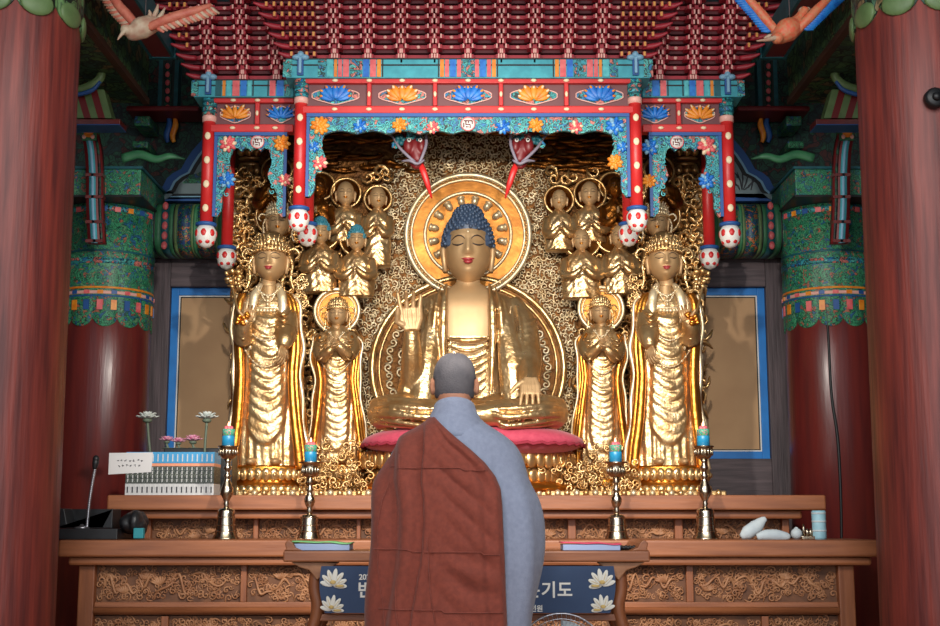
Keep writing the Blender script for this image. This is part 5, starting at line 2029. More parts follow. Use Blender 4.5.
# ---- flying bird carvings
for sgn in (-1, 1):
    Yv = 6.0
    k = ks(Yv, 20)
    D = lambda px, py, dy=0: P(px, py, Yv) + Vector((0, -dy, 0))
    if sgn < 0:
        t = thing('hanging_bird_carving', 'pinkish carved crane with spread wings flying at the top, beside the side canopy', 'carving', D(145, 28), 'flying bird carvings')
        body = [D(128, 36, .02), D(134, 35, .02), D(142, 30, .02), D(150, 25), D(160, 23), D(172, 20)]
        rad = [.022, .038, .055, .048, .03, .014]
        head, beak = D(129, 34, .05), [D(130, 34, .06), D(126, 39, .07), D(122, 46, .08)]
        wings = [[D(138, 28), D(128, 16), D(119, 6), D(111, -6), (D(104, -16))], [D(150, 30, .03), D(168, 24, .05), D(186, 18, .05), D(200, 13, .04), D(212, 7, .02)]]
        crest = [[D(150, 24), D(156, 12), D(158, 4)], [D(154, 24), D(161, 15), D(165, 8)], [D(145, 24), D(150, 15), D(149, 10)]]
        mats = [M['birdpale'], M['birdpink'], M['green']]
        wcol = ('birdpink', 'birdpale')
    else:
        t = thing('hanging_bird_carving', 'orange carved phoenix with blue-feathered wings flying at the top, near the column with the knob', 'carving', D(788, 30), 'flying bird carvings')
        body = [D(772, 42, .02), D(778, 38, .02), D(786, 32, .02), D(794, 26), D(800, 18), D(806, 8)]
        rad = [.022, .042, .060, .050, .028, .02]
        head, beak = D(775, 42, .05), [D(774, 42, .06), D(764, 45, .07), D(753, 47, .08)]
        wings = [[D(778, 34), D(768, 22), D(758, 10), D(748, -1), D(738, -12)], [D(796, 32, .02), D(808, 20, .04), D(820, 8, .04), D(832, -3, .03)]]
        crest = [[D(799, 20), D(801, 10), D(804, 7)], [D(801, 16), D(807, 9), D(811, 10)], [D(776, 38), D(770, 36), D(764, 38)]]
        mats = [M['birdorange'], M['birdpale'], M['deepblue']]
        wcol = ('birdorange', 'flowerblue')
    b = MB()
    b.tube(bez(body, 20), rad, 12)
    b.ell(head, (.030, .028, .028), 12, 8)
    b.build('body', mats[0], t, remesh=.006, smooth=3)
    b = MB()
    b.tube(bez(beak, 8), [.014, .010, .003], 8)
    b.build('beak', M['birdpale'], t)
    for wi, w in enumerate(wings):
        pts = bez(w, 22)
        b = MB()
        b.tube(pts, [.022, .026, .022, .012], 8, 0)
        for i in range(2, len(pts) - 1):
            d = (pts[i + 1] - pts[i]).normalized()
            nrm = Vector((d.z, 0, -d.x)) * (1 if (wi == 0) == (sgn < 0) else 1)
            if nrm.z > 0:
                nrm = -nrm
            b.tube([pts[i], pts[i] + nrm * .03 + d * .012, pts[i] + nrm * .056 + d * .03], [.011, .012, .005], 6, 1 if sgn > 0 else (1 if i % 2 else 0), flat=.5)
        b.build('wing', [M[wcol[0]], M[wcol[1]]], t)
    b = MB()
    for c in crest:
        b.tube(bez(c, 8), [.014, .012, .004], 6)
    b.build('crest', M['birdpale'], t)
    b = MB()
    b.tube([D(145 if sgn < 0 else 790, 26), D(145 if sgn < 0 else 790, 26) + Vector((0, 0, 5.6 - D(145, 26).z))], .002, 5)
    b.build('hanging_wire', M['steel'], t)


# ================================================================== THE WOODEN ALTAR
def carved_panel(parent, x0, x1, z0, z1, y, seed, name='carved_panel'):
    b = MB()
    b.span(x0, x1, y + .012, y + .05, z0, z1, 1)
    r = random.Random(seed)
    w, h = x1 - x0, z1 - z0
    it = []
    n = max(8, int(w * h / .00042))
    for i in range(n):
        u, v = r.uniform(.02, .98), r.uniform(.08, .92)
        s = r.uniform(.009, .018)
        it.append((x0 + u * w, y + .010 + r.uniform(-.006, .006), z0 + v * h, min(s, h * .22), r.uniform(0, 6.3), r.random() < .5))
    scrolls(b, it, 0, SCR_LO, 1.5)
    for i in range(max(2, int(w / .22))):          # larger petals and waves
        u, v = r.uniform(.08, .92), r.uniform(.3, .7)
        a0 = r.uniform(-.5, .5)
        for q in range(7):
            a = a0 + (q - 3) * .28
            L = .028
            b.ell((x0 + u * w + math.sin(a) * L, y + .006, z0 + v * h + math.cos(a) * L * .6 - .01), (.007, .008, .022), 7, 5, 0, rot=Matrix.Rotation(a, 3, 'Y'))
    xx = x0 + .03
    while xx < x1 - .08:                            # wavy stems
        b.tube(bez([(xx, y + .01, z0 + h * r.uniform(.2, .8)), (xx + .03, y + .002, z0 + h * r.uniform(.2, .8)), (xx + .06, y + .002, z0 + h * r.uniform(.2, .8)), (xx + .09, y + .01, z0 + h * r.uniform(.2, .8))], 12), [.004, .007, .006, .003], 6, 0)
        xx += .08
    b.build(name, [M['wood_carve'], M['wood_shaded']], parent)


# upper tier
YU = 6.4
xu0, xu1 = pxx(107, 500, YU), pxx(826, 500, YU)
zs1 = pz(510, YU)
t = thing('upper_altar', 'upper wooden altar tier with carved panels, carrying the gilded statues', 'altar', (0, YU, 0))
MB().span(xu0, xu1, YU, 8.22, zs1, ZU).build('top_slab', M['wood'], t, bevel=.008)
zm = pz(519, YU + .08)
b = MB()
b.span(pxx(128, 515, YU), pxx(805, 515, YU), YU + .05, 8.1, zm, zs1)
b.build('moulding', M['wood'], t, bevel=.012)
YUP = YU + .16
for a0, a1 in ((145, 152), (254, 259), (357, 361), (462, 467), (567.5, 575.5), (674, 682), (781, 788)):
    MB().span(pxx(a0, 530, YUP), pxx(a1, 530, YUP), YUP - .03, YUP + .1, pz(540, 6.0) - .02, zm).build('stile', M['wood_v'], t, bevel=.004)
zlow = pz(545, YUP)
for i, (a0, a1) in enumerate(((152, 254), (259, 357), (361, 462), (467, 567.5), (575.5, 674), (682, 781))):
    carved_panel(t, pxx(a0, 530, YUP), pxx(a1, 530, YUP), zlow, zm, YUP, 20 + i)
MB().span(pxx(145, 530, YUP), pxx(788, 530, YUP), YUP + .06, 8.1, 0, zm).build('carcass', M['wood_v'], t)

# lower table
YL = 6.0
xl0, xl1 = pxx(58, 548, YL), pxx(884, 548, YL)
ZL, zl1 = pz(540, YL), pz(557, YL)
t = thing('lower_altar_table', 'long lower wooden altar table with two rows of carved panels, holding the candlesticks', 'table', (0, YL, 0))
MB().span(xl0, xl1, YL, YUP - .035, zl1, ZL).build('top_slab', M['wood'], t, bevel=.010)
zl2 = pz(568, YL + .06)
MB().span(pxx(66, 560, YL), pxx(874, 560, YL), YL + .03, YUP - .04, zl2 + .012, zl1).build('moulding', M['wood'], t, bevel=.012)
YLP = YL + .10
XP = lambda q: pxx(q, 585, YLP)
zr1, zr2, zr3 = pz(602, YLP), pz(616, YLP), pz(652, YLP)
for a0, a1 in ((80, 96), (837, 853)):
    MB().span(XP(a0), XP(a1), YLP - .03, YLP + .12, 0, zl2 + .012).build('corner_post', M['wood_v'], t, bevel=.006)
b = MB()
b.span(XP(96), XP(837), YLP - .015, YLP + .1, zr2 + .006, zr1)
b.build('middle_rail', M['wood'], t, bevel=.004)
MB().tube([(XP(96), YLP - .018, (zr1 + zr2) / 2 - .006), (XP(837), YLP - .018, (zr1 + zr2) / 2 - .006)], .017, 12).build('rail_bead', M['wood'], t)
MB().span(XP(96), XP(837), YLP - .015, YLP + .1, 0, zr3).build('bottom_board', M['wood'], t)
MB().span(XP(96), XP(837), YLP + .06, YUP - .04, 0, zl2 + .012).build('carcass', M['wood_v'], t)
r1 = [96, 241, 247, 392, 398, 540, 546, 686, 693, 837]
for i in range(0, 10, 2):
    carved_panel(t, XP(r1[i]), XP(r1[i + 1]), zr1, zl2 + .012, YLP, 40 + i)
    if i:
        MB().span(XP(r1[i - 1]), XP(r1[i]), YLP - .014, YLP + .08, zr1, zl2 + .012).build('divider', M['wood_v'], t, bevel=.003)
r2 = [96, 163, 170, 317, 324, 465, 471, 612, 618, 760, 767, 837]
for i in range(0, 12, 2):
    carved_panel(t, XP(r2[i]), XP(r2[i + 1]), zr3, zr2, YLP, 60 + i)
    if i:
        MB().span(XP(r2[i - 1]), XP(r2[i]), YLP - .014, YLP + .08, zr3, zr2).build('divider', M['wood_v'], t, bevel=.003)

# ---- offering desk in front
YD = 5.15
ZD, zd1 = pz(551, YD), pz(562, YD)
xd0, xd1 = pxx(283, 556, YD), pxx(650, 556, YD)
t = thing('offering_desk', 'narrow wooden offering desk with upturned ends, in front of the monk', 'desk', (0, YD, 0))
MB().span(xd0, xd1, YD, YD + .42, zd1, ZD).build('desk_top', M['wood'], t, bevel=.006)
for e, xe in ((-1, xd0), (1, xd1)):
    b = MB()
    pr = [(xe, ZD), (xe - e * .010, ZD + .008), (xe - e * .004, ZD + .030), (xe - e * .018, ZD + .044), (xe - e * .036, ZD + .030), (xe - e * .046, ZD + .012), (xe - e * .075, ZD)]
    b.prism(pr, YD + .01, YD + .41)
    b.build('upturned_end', M['wood'], t, bevel=.006)
    # curved leg with bracket
    b = MB()
    X = lambda px, py: pxx(px if e < 0 else 936 - px, py, YD + .05)
    zz = lambda py: pz(py, YD + .05)
    leg = [(322, 562), (316, 575), (315, 590), (318, 604), (316, 618), (311, 632), (308, 650)]
    ptsL = bez([(X(x, y), YD + .06, zz(y)) for x, y in leg] + [(X(304, 700), YD + .06, .35), (X(306, 700), YD + .06, .03)], 40)
    b.tube(ptsL, [.030, .026, .026, .028, .026, .024, .022, .026, .03], 10, flat=1.2)
    b.build('leg', M['wood_v'], t)
    b = MB()
    b.tube([(p.x, YD + .36, p.z) for p in ptsL], [.030, .026, .026, .028, .026, .024, .022, .026, .03], 10, flat=1.2)
    b.build('leg', M['wood_v'], t)
    b = MB()
    pr = [(X(292, 563), zz(562)), (X(340, 563), zz(562)), (X(328, 570), zz(570)), (X(318, 580), zz(580)), (X(310, 571), zz(570)), (X(300, 568), zz(567))]
    b.prism(pr, YD + .02, YD + .06)
    b.build('corner_bracket', M['wood_carve'], t, bevel=.004)
MB().span(pxx(318, 618, YD + .05), pxx(618, 618, YD + .05), YD + .04, YD + .07, pz(621, YD + .05), pz(614, YD + .05)).build('cross_rail', M['wood'], t, bevel=.004)
MB().span(pxx(318, 618, YD + .05), pxx(618, 618, YD + .05), YD + .04, YD + .38, .12, .16).build('foot_rail', M['wood'], t, bevel=.004)

# banner on the desk front
YN = YD - .006
t = thing('cloth_banner', 'navy banner with white lotuses and Korean lettering hung from the desk front', 'banner', P(466, 566, YN))
pl = []
for yy in np.linspace(566, 613, 12):
    u = (yy - 566) / 47
    pl.append((pxx(321.5 - 3.5 * math.sin(PI * min(1, u * 1.0)) + 3.5 * u, yy, YN), pz(yy, YN)))
pr = [(pxx(936 - (321.5 - 3.5 * math.sin(PI * u) + 3.5 * u) - 1, 566 + 47 * u, YN), pz(566 + 47 * u, YN)) for u in np.linspace(1, 0, 12)]
MB().prism(pl + pr, YN - .006, YN).build('cloth', M['banner'], t)
kN = ks(YN, 590)


def print_lotus(b, cx, cy, s, seed=0, flip=1):
    c = P(cx, cy, YN - .008)
    for i, (a, L) in enumerate(((-1.5, .9), (1.45, .95), (-1.0, 1.0), (1.0, 1.0), (-.5, 1.1), (.5, 1.1), (0, 1.15))):
        a2 = a + .18 * flip
        dx, dz = math.sin(a2), math.cos(a2)
        b.ell((c.x + dx * L * s * .55, c.y - .0008 * i, c.z + dz * L * s * .55), (s * .20, .0012, s * L * .55), 10, 6, 0 if i % 2 == 0 or i > 4 else 0, rot=Matrix.Rotation(a2, 3, 'Y'))
        if i in (2, 3, 4, 5):
            b.ell((c.x + dx * L * s * .5, c.y - .0016 - .0008 * i, c.z + dz * L * s * .5), (s * .02, .001, s * L * .4), 6, 4, 1, rot=Matrix.Rotation(a2, 3, 'Y'))
    b.ell((c.x, c.y - .008, c.z + s * .25), (s * .22, .0015, s * .15), 10, 6, 1)
    b.ell((c.x + flip * s * .5, c.y - .006, c.z - s * .02), (s * .35, .001, s * .10), 8, 4, 1)


for cx_, cy_, s_, fl_ in ((333, 585.5, 13.5, 1), (331.5, 610, 12, 1), (602, 585.5, 13.5, -1), (603, 609.5, 12, -1)):
    b = MB()
    print_lotus(b, cx_, cy_, s_ * kN, flip=fl_)
    b.build('lotus_print', [M['lotus_white'], M['lotus_yel']], t)
for tx, sz, px, py in (('202', 7.5, 359, 579.5), ('반', 17, 357.5, 596), ('온', 17, 524.5, 596), ('기', 17, 541, 596), ('도', 17, 557, 596), ('선원', 7, 530, 611)):
    b = MB()
    text_into(b, tx, sz * kN, pxx(px, py, YN), YN - .0075, pz(py, YN), 0, .0006)
    b.build('lettering', M['white'], t)

# ---- booklets on the desk
def booklet(name, label, c, size, rotz, mats, n, grp, spread=.006):
    t = thing(name, label, 'booklet', c, grp)
    R = Matrix.Rotation(rotz, 3, 'Z')
    b = MB()
    b.box((c[0], c[1], c[2] + size[2] * .42), (size[0], size[1], size[2] * .76), 0, R)
    b.build('pages', mats[0], t, bevel=.002)
    b = MB()
    V = np.array([[(c[0] + size[0] * .52 * (-1 + 2 * i / 14), c[1] + sy * size[1] * .52, c[2] + size[2] * (.86 + .10 * math.sin(i * .9) * (i / 14) + .22 * (1 - i / 14) * 0.8) + q) for i in range(15)] for q, sy in ((0, -1), (0, 1))])
    b.grid(V, 0, False)
    b.build('cover', mats[1], t, solid=.005)
    return t


c = P(323, 551, YD + .12)
booklet('prayer_booklet', 'pale booklet with a green curled cover lying on the desk', (c.x, c.y, ZD), (.225, .16, .034), 0, (M['bk_blue'], M['bk_green']), 3, 'booklets on the desk')
c = P(590, 551, YD + .12)
booklet('prayer_booklet', 'blue booklet with a pink-red cover lying on the desk', (c.x, c.y, ZD), (.225, .15, .030), 0, (M['bk_blue'], M['bk_pink']), 3, 'booklets on the desk')
c = P(628, 549.5, YD + .1)
b = MB()
for i in range(9):
    b.ell((c.x - .032 + i * .008, c.y + .004 * math.sin(i), ZD + .010 + .002 * (i % 2)), (.0075, .010, .009), 8, 6)
b.tube([(c.x - .03, c.y + .03, ZD + .006), (c.x, c.y + .045, ZD + .006), (c.x + .035, c.y + .02, ZD + .006), (c.x + .04, c.y, ZD + .010)], .006, 6)
single('bead_bracelet', 'small black string of beads beside the pink-covered booklet', 'beads', b, M['blackplastic'], loc=(c.x, c.y, ZD))
c = P(639, 548, YD + .12)
b = MB()
b.tube(bez([(c.x - .012, c.y, ZD + .012), (c.x, c.y, ZD + .020), (c.x + .014, c.y, ZD + .016)], 8), [.008, .014, .010], 10)
single('clapper_ball', 'little tan wooden knob at the end of the black beads', 'knob', b, M['wood_carve'], loc=(c.x, c.y, ZD))

# ================================================================== CANDLESTICKS AND CANDLES
YK = 6.22
kK = ks(YK, 500)


def candlestick(px, ytop, label, candle_label):
    base = P(px, 540, YK)
    x = pxx(px, 500, YK)
    x = pxx(px, 540, YK)
    t = thing('candlestick', label, 'candlestick', (x, YK, ZL), 'brass candlesticks on the altar table')
    H = pz(ytop, YK) - ZL
    outer = ytop < 455
    fr = lambda yy: H * (1 - (yy - ytop) / (540.0 - ytop))
    if outer:
        bell = [(13.4, 0), (13.0, 1.2), (10.8, 5), (9.6, 12), (9.0, 20), (8.6, 25), (8.6, 27.5), (7.8, 29.5), (4.0, 31)]
        stem = [(3.0, 31), (2.2, 33), (3.4, 35), (2.4, 37), (3.6, 40), (6.6, 45), (6.8, 48), (5.2, 53), (3.2, 58), (2.4, 61), (4.2, 63), (2.4, 65), (2.2, 68), (4.0, 70), (4.0, 72), (2.6, 74), (2.6, 77), (4.0, 79)]
        cup = [(3.0, 79), (6.5, 81), (8.8, 84), (9.4, 88), (9.2, 91.5), (10.4, 92), (10.4, 93), (1.0, 93)]
    else:
        bell = [(12.4, 0), (12.0, 1.2), (10.2, 5), (9.2, 11), (8.6, 19), (8.2, 22), (7.2, 24), (3.6, 25)]
        stem = [(3.0, 25), (2.2, 27), (3.6, 29), (2.4, 31), (4.0, 34), (5.6, 38), (5.4, 41), (3.4, 45), (2.6, 48), (4.0, 49.5), (2.2, 52), (2.2, 56), (3.6, 58), (2.4, 60), (3.2, 62)]
        cup = [(3.2, 62), (7.6, 64), (8.6, 67), (8.6, 72), (8.2, 76), (12.0, 77), (12.0, 78), (1.0, 78)]
    sc = H / (93 if outer else 78)
    for nm, pr in (('bell_foot', bell), ('stem', stem), ('cup', cup)):
        b = MB()
        b.lathe([(r * kK, z * sc) for r, z in pr], (x, YK, ZL), 32)
        if nm == 'bell_foot':
            for z, r in ((8, 10.4), (14, 9.5), (22, 9.0)):
                b.lathe([(r * kK * .98, z * sc - .003), (r * kK * 1.04, z * sc), (r * kK * .98, z * sc + .003)], (x, YK, ZL), 32)
        b.build(nm, M['brass'], t)
    b = MB()
    for i in range(16):
        a = 2 * PI * i / 16
        zc, rr_ = ((86.5, 9.2) if outer else (69, 8.6))
        b.ell((x + rr_ * kK * math.cos(a), YK + rr_ * kK * math.sin(a), ZL + zc * sc), (1.5 * kK, .8 * kK, 3.6 * kK), 6, 5, 0, rot=Matrix.Rotation(a + PI / 2, 3, 'Z'))
    b.build('cup_relief', M['brass'], t)
    # the candle stands in the cup
    zc = ZL + H
    cr = 6.4 * kK
    c = thing('candle', candle_label, 'candle', (x, YK, zc), 'blue candles on the candlesticks')
    MB().lathe([(cr, 0), (cr, 10 * kK), (cr * .98, 10.2 * kK)], (x, YK, zc), 24).build('blue_body', M['candle_blue'], c)
    MB().lathe([(cr, 10.2 * kK), (cr, 15 * kK), (cr * .98, 17 * kK), (cr * .6, 17.2 * kK)], (x, YK, zc), 24).build('flower_print', M['candle_flo'], c)
    b = MB()
    for i in range(5):
        a = 2 * PI * i / 5
        b.ell((x + cr * .4 * math.cos(a), YK + cr * .4 * math.sin(a), zc + 18 * kK), (cr * .35, cr * .35, 2.2 * kK), 8, 6)
    b.build('pink_top', M['wax'], c)
    b = MB()
    b.tube([(x, YK, zc + 18 * kK), (x, YK, zc + 20 * kK)], .0015, 5, 0)
    b.build('wick', M['black'], c)
    b = MB()
    b.lathe([(.0008, 0), (.006, .006), (.005, .012), (.0008, .024)], (x, YK, zc + 19.5 * kK), 10)
    b.build('flame', M['flame'], c)


candlestick(225.5, 446, 'tall brass bell-footed candlestick beside the row of books', 'blue candle on the candlestick beside the books')
candlestick(309, 462, 'shorter brass candlestick behind the green-covered booklet', 'blue candle on the candlestick behind the green-covered booklet')
candlestick(617, 462, 'shorter brass candlestick behind the pink-covered booklet', 'blue candle on the candlestick behind the pink-covered booklet')
candlestick(706, 446, 'tall brass bell-footed candlestick next to the pale pouches', 'blue candle on the candlestick next to the pale pouches')

# ================================================================== BOOKS, FLOWERS, SMALL THINGS
YBK = 6.5
kb = ks(YBK, 475)
nB = 18
bx0, bx1 = pxx(125.5, 475, YBK), pxx(214, 475, YBK)
bw = (bx1 - bx0) / nB
zt = pz(452, YBK)
Hb = zt - ZU
proto = thing('book', 'x', 'book', (bx0 + bw / 2, YBK, ZU), 'matching books in a row on the upper altar')
xc = bx0 + bw / 2
w2 = bw * .47
MB().span(xc - w2, xc + w2, YBK + .004, YBK + .17, ZU, zt).build('pages', M['paper'], proto)
for nm, a0, a1, mm in (('blue_band', .74, 1.0, 'book_blue'), ('orange_band', .67, .74, 'book_orange'), ('picture_band', .27, .67, 'book_pic'), ('white_band', 0, .27, 'book_white')):
    b = MB()
    b.span(xc - w2 - .001, xc + w2 + .001, YBK, YBK + .172, ZU + Hb * a0, ZU + Hb * a1)
    b.build(nm, M[mm], proto, bevel=.002)
b = MB()
for q in range(4):
    z0 = ZU + Hb * (.31 + .09 * q)
    b.span(xc - w2 * .22, xc + w2 * .18, YBK - .0012, YBK, z0, z0 + Hb * .07)
b.span(xc - w2 * .25, xc + w2 * .25, YBK - .0012, YBK, ZU + Hb * .78, ZU + Hb * .95)
b.build('spine_lettering', M['book_white'], proto)
b = MB()
b.span(xc - w2 * .3, xc + w2 * .3, YBK - .0012, YBK, ZU + Hb * .06, ZU + Hb * .2)
b.build('spine_mark', M['ink'], proto)
lab_ord = ['first', 'second', 'third', 'fourth', 'fifth', 'sixth', 'seventh', 'eighth', 'ninth', 'tenth', 'eleventh', 'twelfth', 'thirteenth', 'fourteenth', 'fifteenth', 'sixteenth', 'seventeenth', 'last']
for i in range(nB):
    lb = 'blue and white spined book, %s in the row counting from the red column' % lab_ord[i]
    if i == nB - 1:
        lb = 'blue and white spined book at the row end beside the tall candlestick'
    if i == 0:
        proto['label'] = lb
    else:
        copy_tree(proto, loc=(bx0 + bw * (i + .5), YBK, ZU), label=lb)

# dark tray behind the books, pots with lotus flowers
zsh = pz(449, 6.9)
c0, c1 = pxx(168, 450, 6.9), pxx(236, 450, 6.9)
single('flower_box', 'long black box behind the books holding pink lotuses', 'box', MB().span(c0, c1, 6.80, 6.96, ZU, zsh), M['blackplastic'], loc=((c0 + c1) / 2, 6.88, ZU), bevel=.006)


def lotus_flower(label, px, py, r, Y, stem_px, stem_to, mats, n=9, group=None, cup=.5, base=True):
    c = P(px, py, Y)
    k = ks(Y, 430)
    R = r * k
    t = thing('lotus_flower', label, 'flower', (pxx(stem_px, 480, Y), Y, stem_to), group)
    pet = []
    for ring, (m, el, q) in enumerate(((n, .25, 1.0), (n - 1, .62, .88), (n - 3, 1.05, .7))):
        for i in range(m):
            a = 2 * PI * (i + .5 * ring) / m
            d = Vector((math.cos(a) * math.cos(el), math.sin(a) * math.cos(el) * .9, math.sin(el)))
            b = MB()
            rot = d.to_track_quat('X', 'Z').to_matrix()
            b.ell(c + d * R * .55 * q, (R * .5 * q, R * .20, R * .07), 10, 6, 0, rot=rot)
            b.build('petal', mats[0], t)
    b = MB()
    b.ell(c + Vector((0, 0, R * .15)), (R * .2, R * .2, R * .18), 10, 6)
    b.build('seed_head', M['lotus_yel'], t)
    if base:
        b = MB()
        b.ell(c + Vector((0, 0, -R * .12)), (R * .4, R * .4, R * .22), 12, 6)
        b.build('calyx', M['stem'], t)
        b = MB()
        p0 = Vector((pxx(stem_px, 480, Y), Y, stem_to))
        b.tube(bez([c + Vector((0, 0, -R * .2)), (c * .6 + p0 * .4) + Vector((-.004, 0, 0)), p0], 14), .007, 7)
        b.tube([p0 + Vector((0, 0, .004)), p0], [.03, .035], 12)
        b.build('stem', M['stem'], t)
    return t


lotus_flower('white artificial lotus leaning on a long stem, in front of the dark timber stile', 147.5, 419, 12, 6.78, 156, ZU, [M['petal_white']], 10, 'white lotuses')
lotus_flower('white artificial lotus on a long stem, in front of the tan board', 207, 419, 12, 6.76, 204, ZU, [M['petal_white']], 10, 'white lotuses')
for i, (px, lb) in enumerate(((167, 'small pink lotus at the blue border end of the black box'), (178.5, 'small pink lotus in the middle of the black box, lowest of three'), (193, 'larger pink lotus on the black box, nearest the white lotus on the tan board'))):
    lotus_flower(lb, px, 441 + (1.5 if i == 1 else 0), 8 if i < 2 else 10, 6.86, px, zsh, [M['petal_pink']], 9, 'pink lotuses on the black box', base=True)

# white sign card with handwriting
YCd = 6.4995
p0, p1 = P(108.5, 474.5, YCd), P(153, 453, YCd)
t = thing('paper_card', 'white paper card with two handwritten lines, fixed in front of the books', 'card', (p0.x, YCd, p0.z))
MB().prism([(p0.x, p0.z), (p1.x - .004, p0.z + .012), (p1.x, p1.z + .003), (p0.x, p1.z)], YCd - .004, YCd).build('card', M['paper'], t)
b = MB()
for row, yy in enumerate((460.5, 465.5)):
    for i in range(7 if row == 0 else 6):
        px = 117.5 + i * 4.1 + row * 1.2
        c = P(px, yy, YCd - .005)
        rr5 = random.Random(i + row * 9)
        for q in range(3):
            a = rr5.choice((0, PI / 2, .5, -.4))
            o = Vector((rr5.uniform(-.004, .004), 0, rr5.uniform(-.004, .004)))
            d = Vector((math.cos(a), 0, math.sin(a))) * .0045
            b.tube([c + o - d, c + o + d], .0011, 4)
b.build('handwriting', M['ink'], t)

# microphone and the black amplifier
YM = 6.2
q = P(87, 527, YM)
x0, x1 = pxx(58.5, 534, YM), pxx(123, 534, YM)
t = thing('desk_amplifier', 'black box with raised back and slanted sides at the table end', 'amplifier', ((x0 + x1) / 2, YM, ZL))
zt = pz(528.5, YM)
MB().span(x0, x1, YM - .1, YM + .16, ZL, zt).build('base_box', M['blackplastic'], t, bevel=.004)
b = MB()
X = lambda px: pxx(px, 520, YM + .1)
Z = lambda py: pz(py, YM + .1)
b.prism([(X(63), Z(528)), (X(64), Z(508.5)), (X(70), Z(509)), (X(74), Z(527)), (X(108), Z(527)), (X(113), Z(510)), (X(118), Z(509)), (X(118), Z(528))], YM + .0, YM + .15)
b.build('side_wing', M['blackplastic'], t, bevel=.003)
MB().span(X(65), X(117), YM + .13, YM + .15, Z(528), Z(509)).build('back_plate', M['blackplastic'], t, bevel=.002)
b = MB()
b.span(x0 + .003, x0 + .012, YM - .102, YM - .09, ZL + .01, zt - .006)
b.build('silver_edge', M['steel'], t)
c = (pxx(82, 527, YM), YM, zt)
b = MB()
b.lathe([(.035, 0), (.035, .006), (.012, .012), (.008, .02)], c, 20)
t = thing('gooseneck_microphone', 'slim silver gooseneck microphone with black head, standing on the black box', 'microphone', c)
b.build('foot', M['steel'], t)
pts = bez([(pxx(87, 526, YM), YM, zt), P(89, 505, YM), P(92, 485, YM), P(95, 468, YM)], 30)
b = MB()
b.tube(pts, .0065, 8)
for i, p in enumerate(pts):
    b.ell(p, (.0085, .0085, .005), 8, 4)
b.build('gooseneck', M['steel'], t)
b = MB()
b.tube(bez([P(94.5, 469, YM), P(95.5, 463, YM), P(96, 457, YM)], 8), [.010, .016, .012], 12)
b.ell(P(96, 459, YM), (.016, .016, .018), 12, 8)
b.build('microphone_head', M['black'], t)
# rounded black bundle
c = P(132, 525, 6.22)
t = thing('black_bundle', 'rounded black bundle with a teal patch, tucked between the black box and upper altar', 'bag', (c.x, 6.22, ZL))
b = MB()
hgt = pz(508, 6.22) - ZL
cz = ZL + hgt / 2
for i in range(30):
    u = random.Random(i)
    b.ell((c.x + u.uniform(-.025, .03), 6.22 + u.uniform(-.04, .06), cz + u.uniform(-.012, .014)), (u.uniform(.03, .05), .06, u.uniform(.035, hgt / 2 - .015)), 10, 8)
b.build('bundle', M['blackplastic'], t, remesh=.006, smooth=3)
b = MB()
b.span(pxx(134, 533, 6.12), pxx(144, 533, 6.12), 6.105, 6.14, pz(538.5, 6.12), pz(528, 6.12))
b.build('teal_patch', M['teal_cloth'], t, bevel=.004)

# pale pouches, brass weight and pale roll on the far table end
def pouch(name, label, cat, pts, r, mm, group=None, extra=None):
    b = MB()
    b.tube(bez(pts, 14), r, 12, flat=.75)
    p = Vector(pts[0])
    return single(name, label, cat, b, M[mm], group, loc=(p.x, p.y, ZL))


Yq = 6.2
pouch('cloth_pouch', 'pale grey pouch tilted up against the carved panel, closest to the tall candlestick', 'pouch', [P(741, 537, Yq), P(747, 533, Yq), P(756, 527, Yq), P(762, 521, Yq), P(766, 518.5, Yq)], [.012, .032, .034, .02, .010], 'palecloth', 'pale pouches')
pouch('cloth_pouch', 'pale grey pouch lying flat in front of the tilted one', 'pouch', [P(757, 537, Yq - .08), P(765, 535.0, Yq - .08), P(776, 535, Yq - .08), P(787, 536.5, Yq - .08), P(790, 537.5, Yq - .08)], [.014, .024, .026, .018, .008], 'palecloth', 'pale pouches')
b = MB()
c = P(796.5, 535, Yq)
b.ell((c.x, c.y, ZL + .026), (.027, .026, .026), 16, 10)
b.tube([(c.x, c.y, ZL + .048), (c.x + .003, c.y, ZL + .056)], [.012, .006], 8)
single('cloth_ball', 'small pale rounded ball next to the flat pouch', 'ball', b, M['palecloth'], loc=(c.x, c.y, ZL))
c = P(808, 535, Yq)
t = thing('brass_weight', 'little brass pronged ornament before the pale blue roll', 'ornament', (c.x, c.y, ZL))
b = MB()
b.span(c.x - .032, c.x + .03, c.y - .02, c.y + .02, ZL, ZL + .016)
b.build('foot', M['brass'], t, bevel=.004)
for dx in (-.02, -.004, .012, .024):
    b = MB()
    h_ = .05 if dx != -.02 else .07
    b.tube([(c.x + dx, c.y, ZL + .014), (c.x + dx, c.y, ZL + h_ * .7), (c.x + dx, c.y, ZL + h_)], [.006, .007, .003], 8)
    b.build('prong', M['brass'], t)
xa, xb = pxx(812, 525, Yq), pxx(826, 525, Yq)
zt = pz(510.5, Yq)
t = thing('paper_roll', 'pale blue upright roll beside the dark red column', 'roll', ((xa + xb) / 2, Yq, ZL))
b = MB()
rw = (xb - xa) / 2
b.lathe([(rw * .95, 0), (rw, .01), (rw * .98, (zt - ZL) * .5), (rw * 1.0, zt - ZL - .006), (rw * .9, zt - ZL), (rw * .5, zt - ZL - .002)], ((xa + xb) / 2, Yq, ZL), 24)
b.build('roll', M['paleblue'], t)
b = MB()
for q in (.3, .62, .9):
    b.lathe([(rw * 1.01, -.004), (rw * 1.03, 0), (rw * 1.01, .004)], ((xa + xb) / 2, Yq, ZL + (zt - ZL) * q), 24)
b.build('band', M['palecloth'], t)

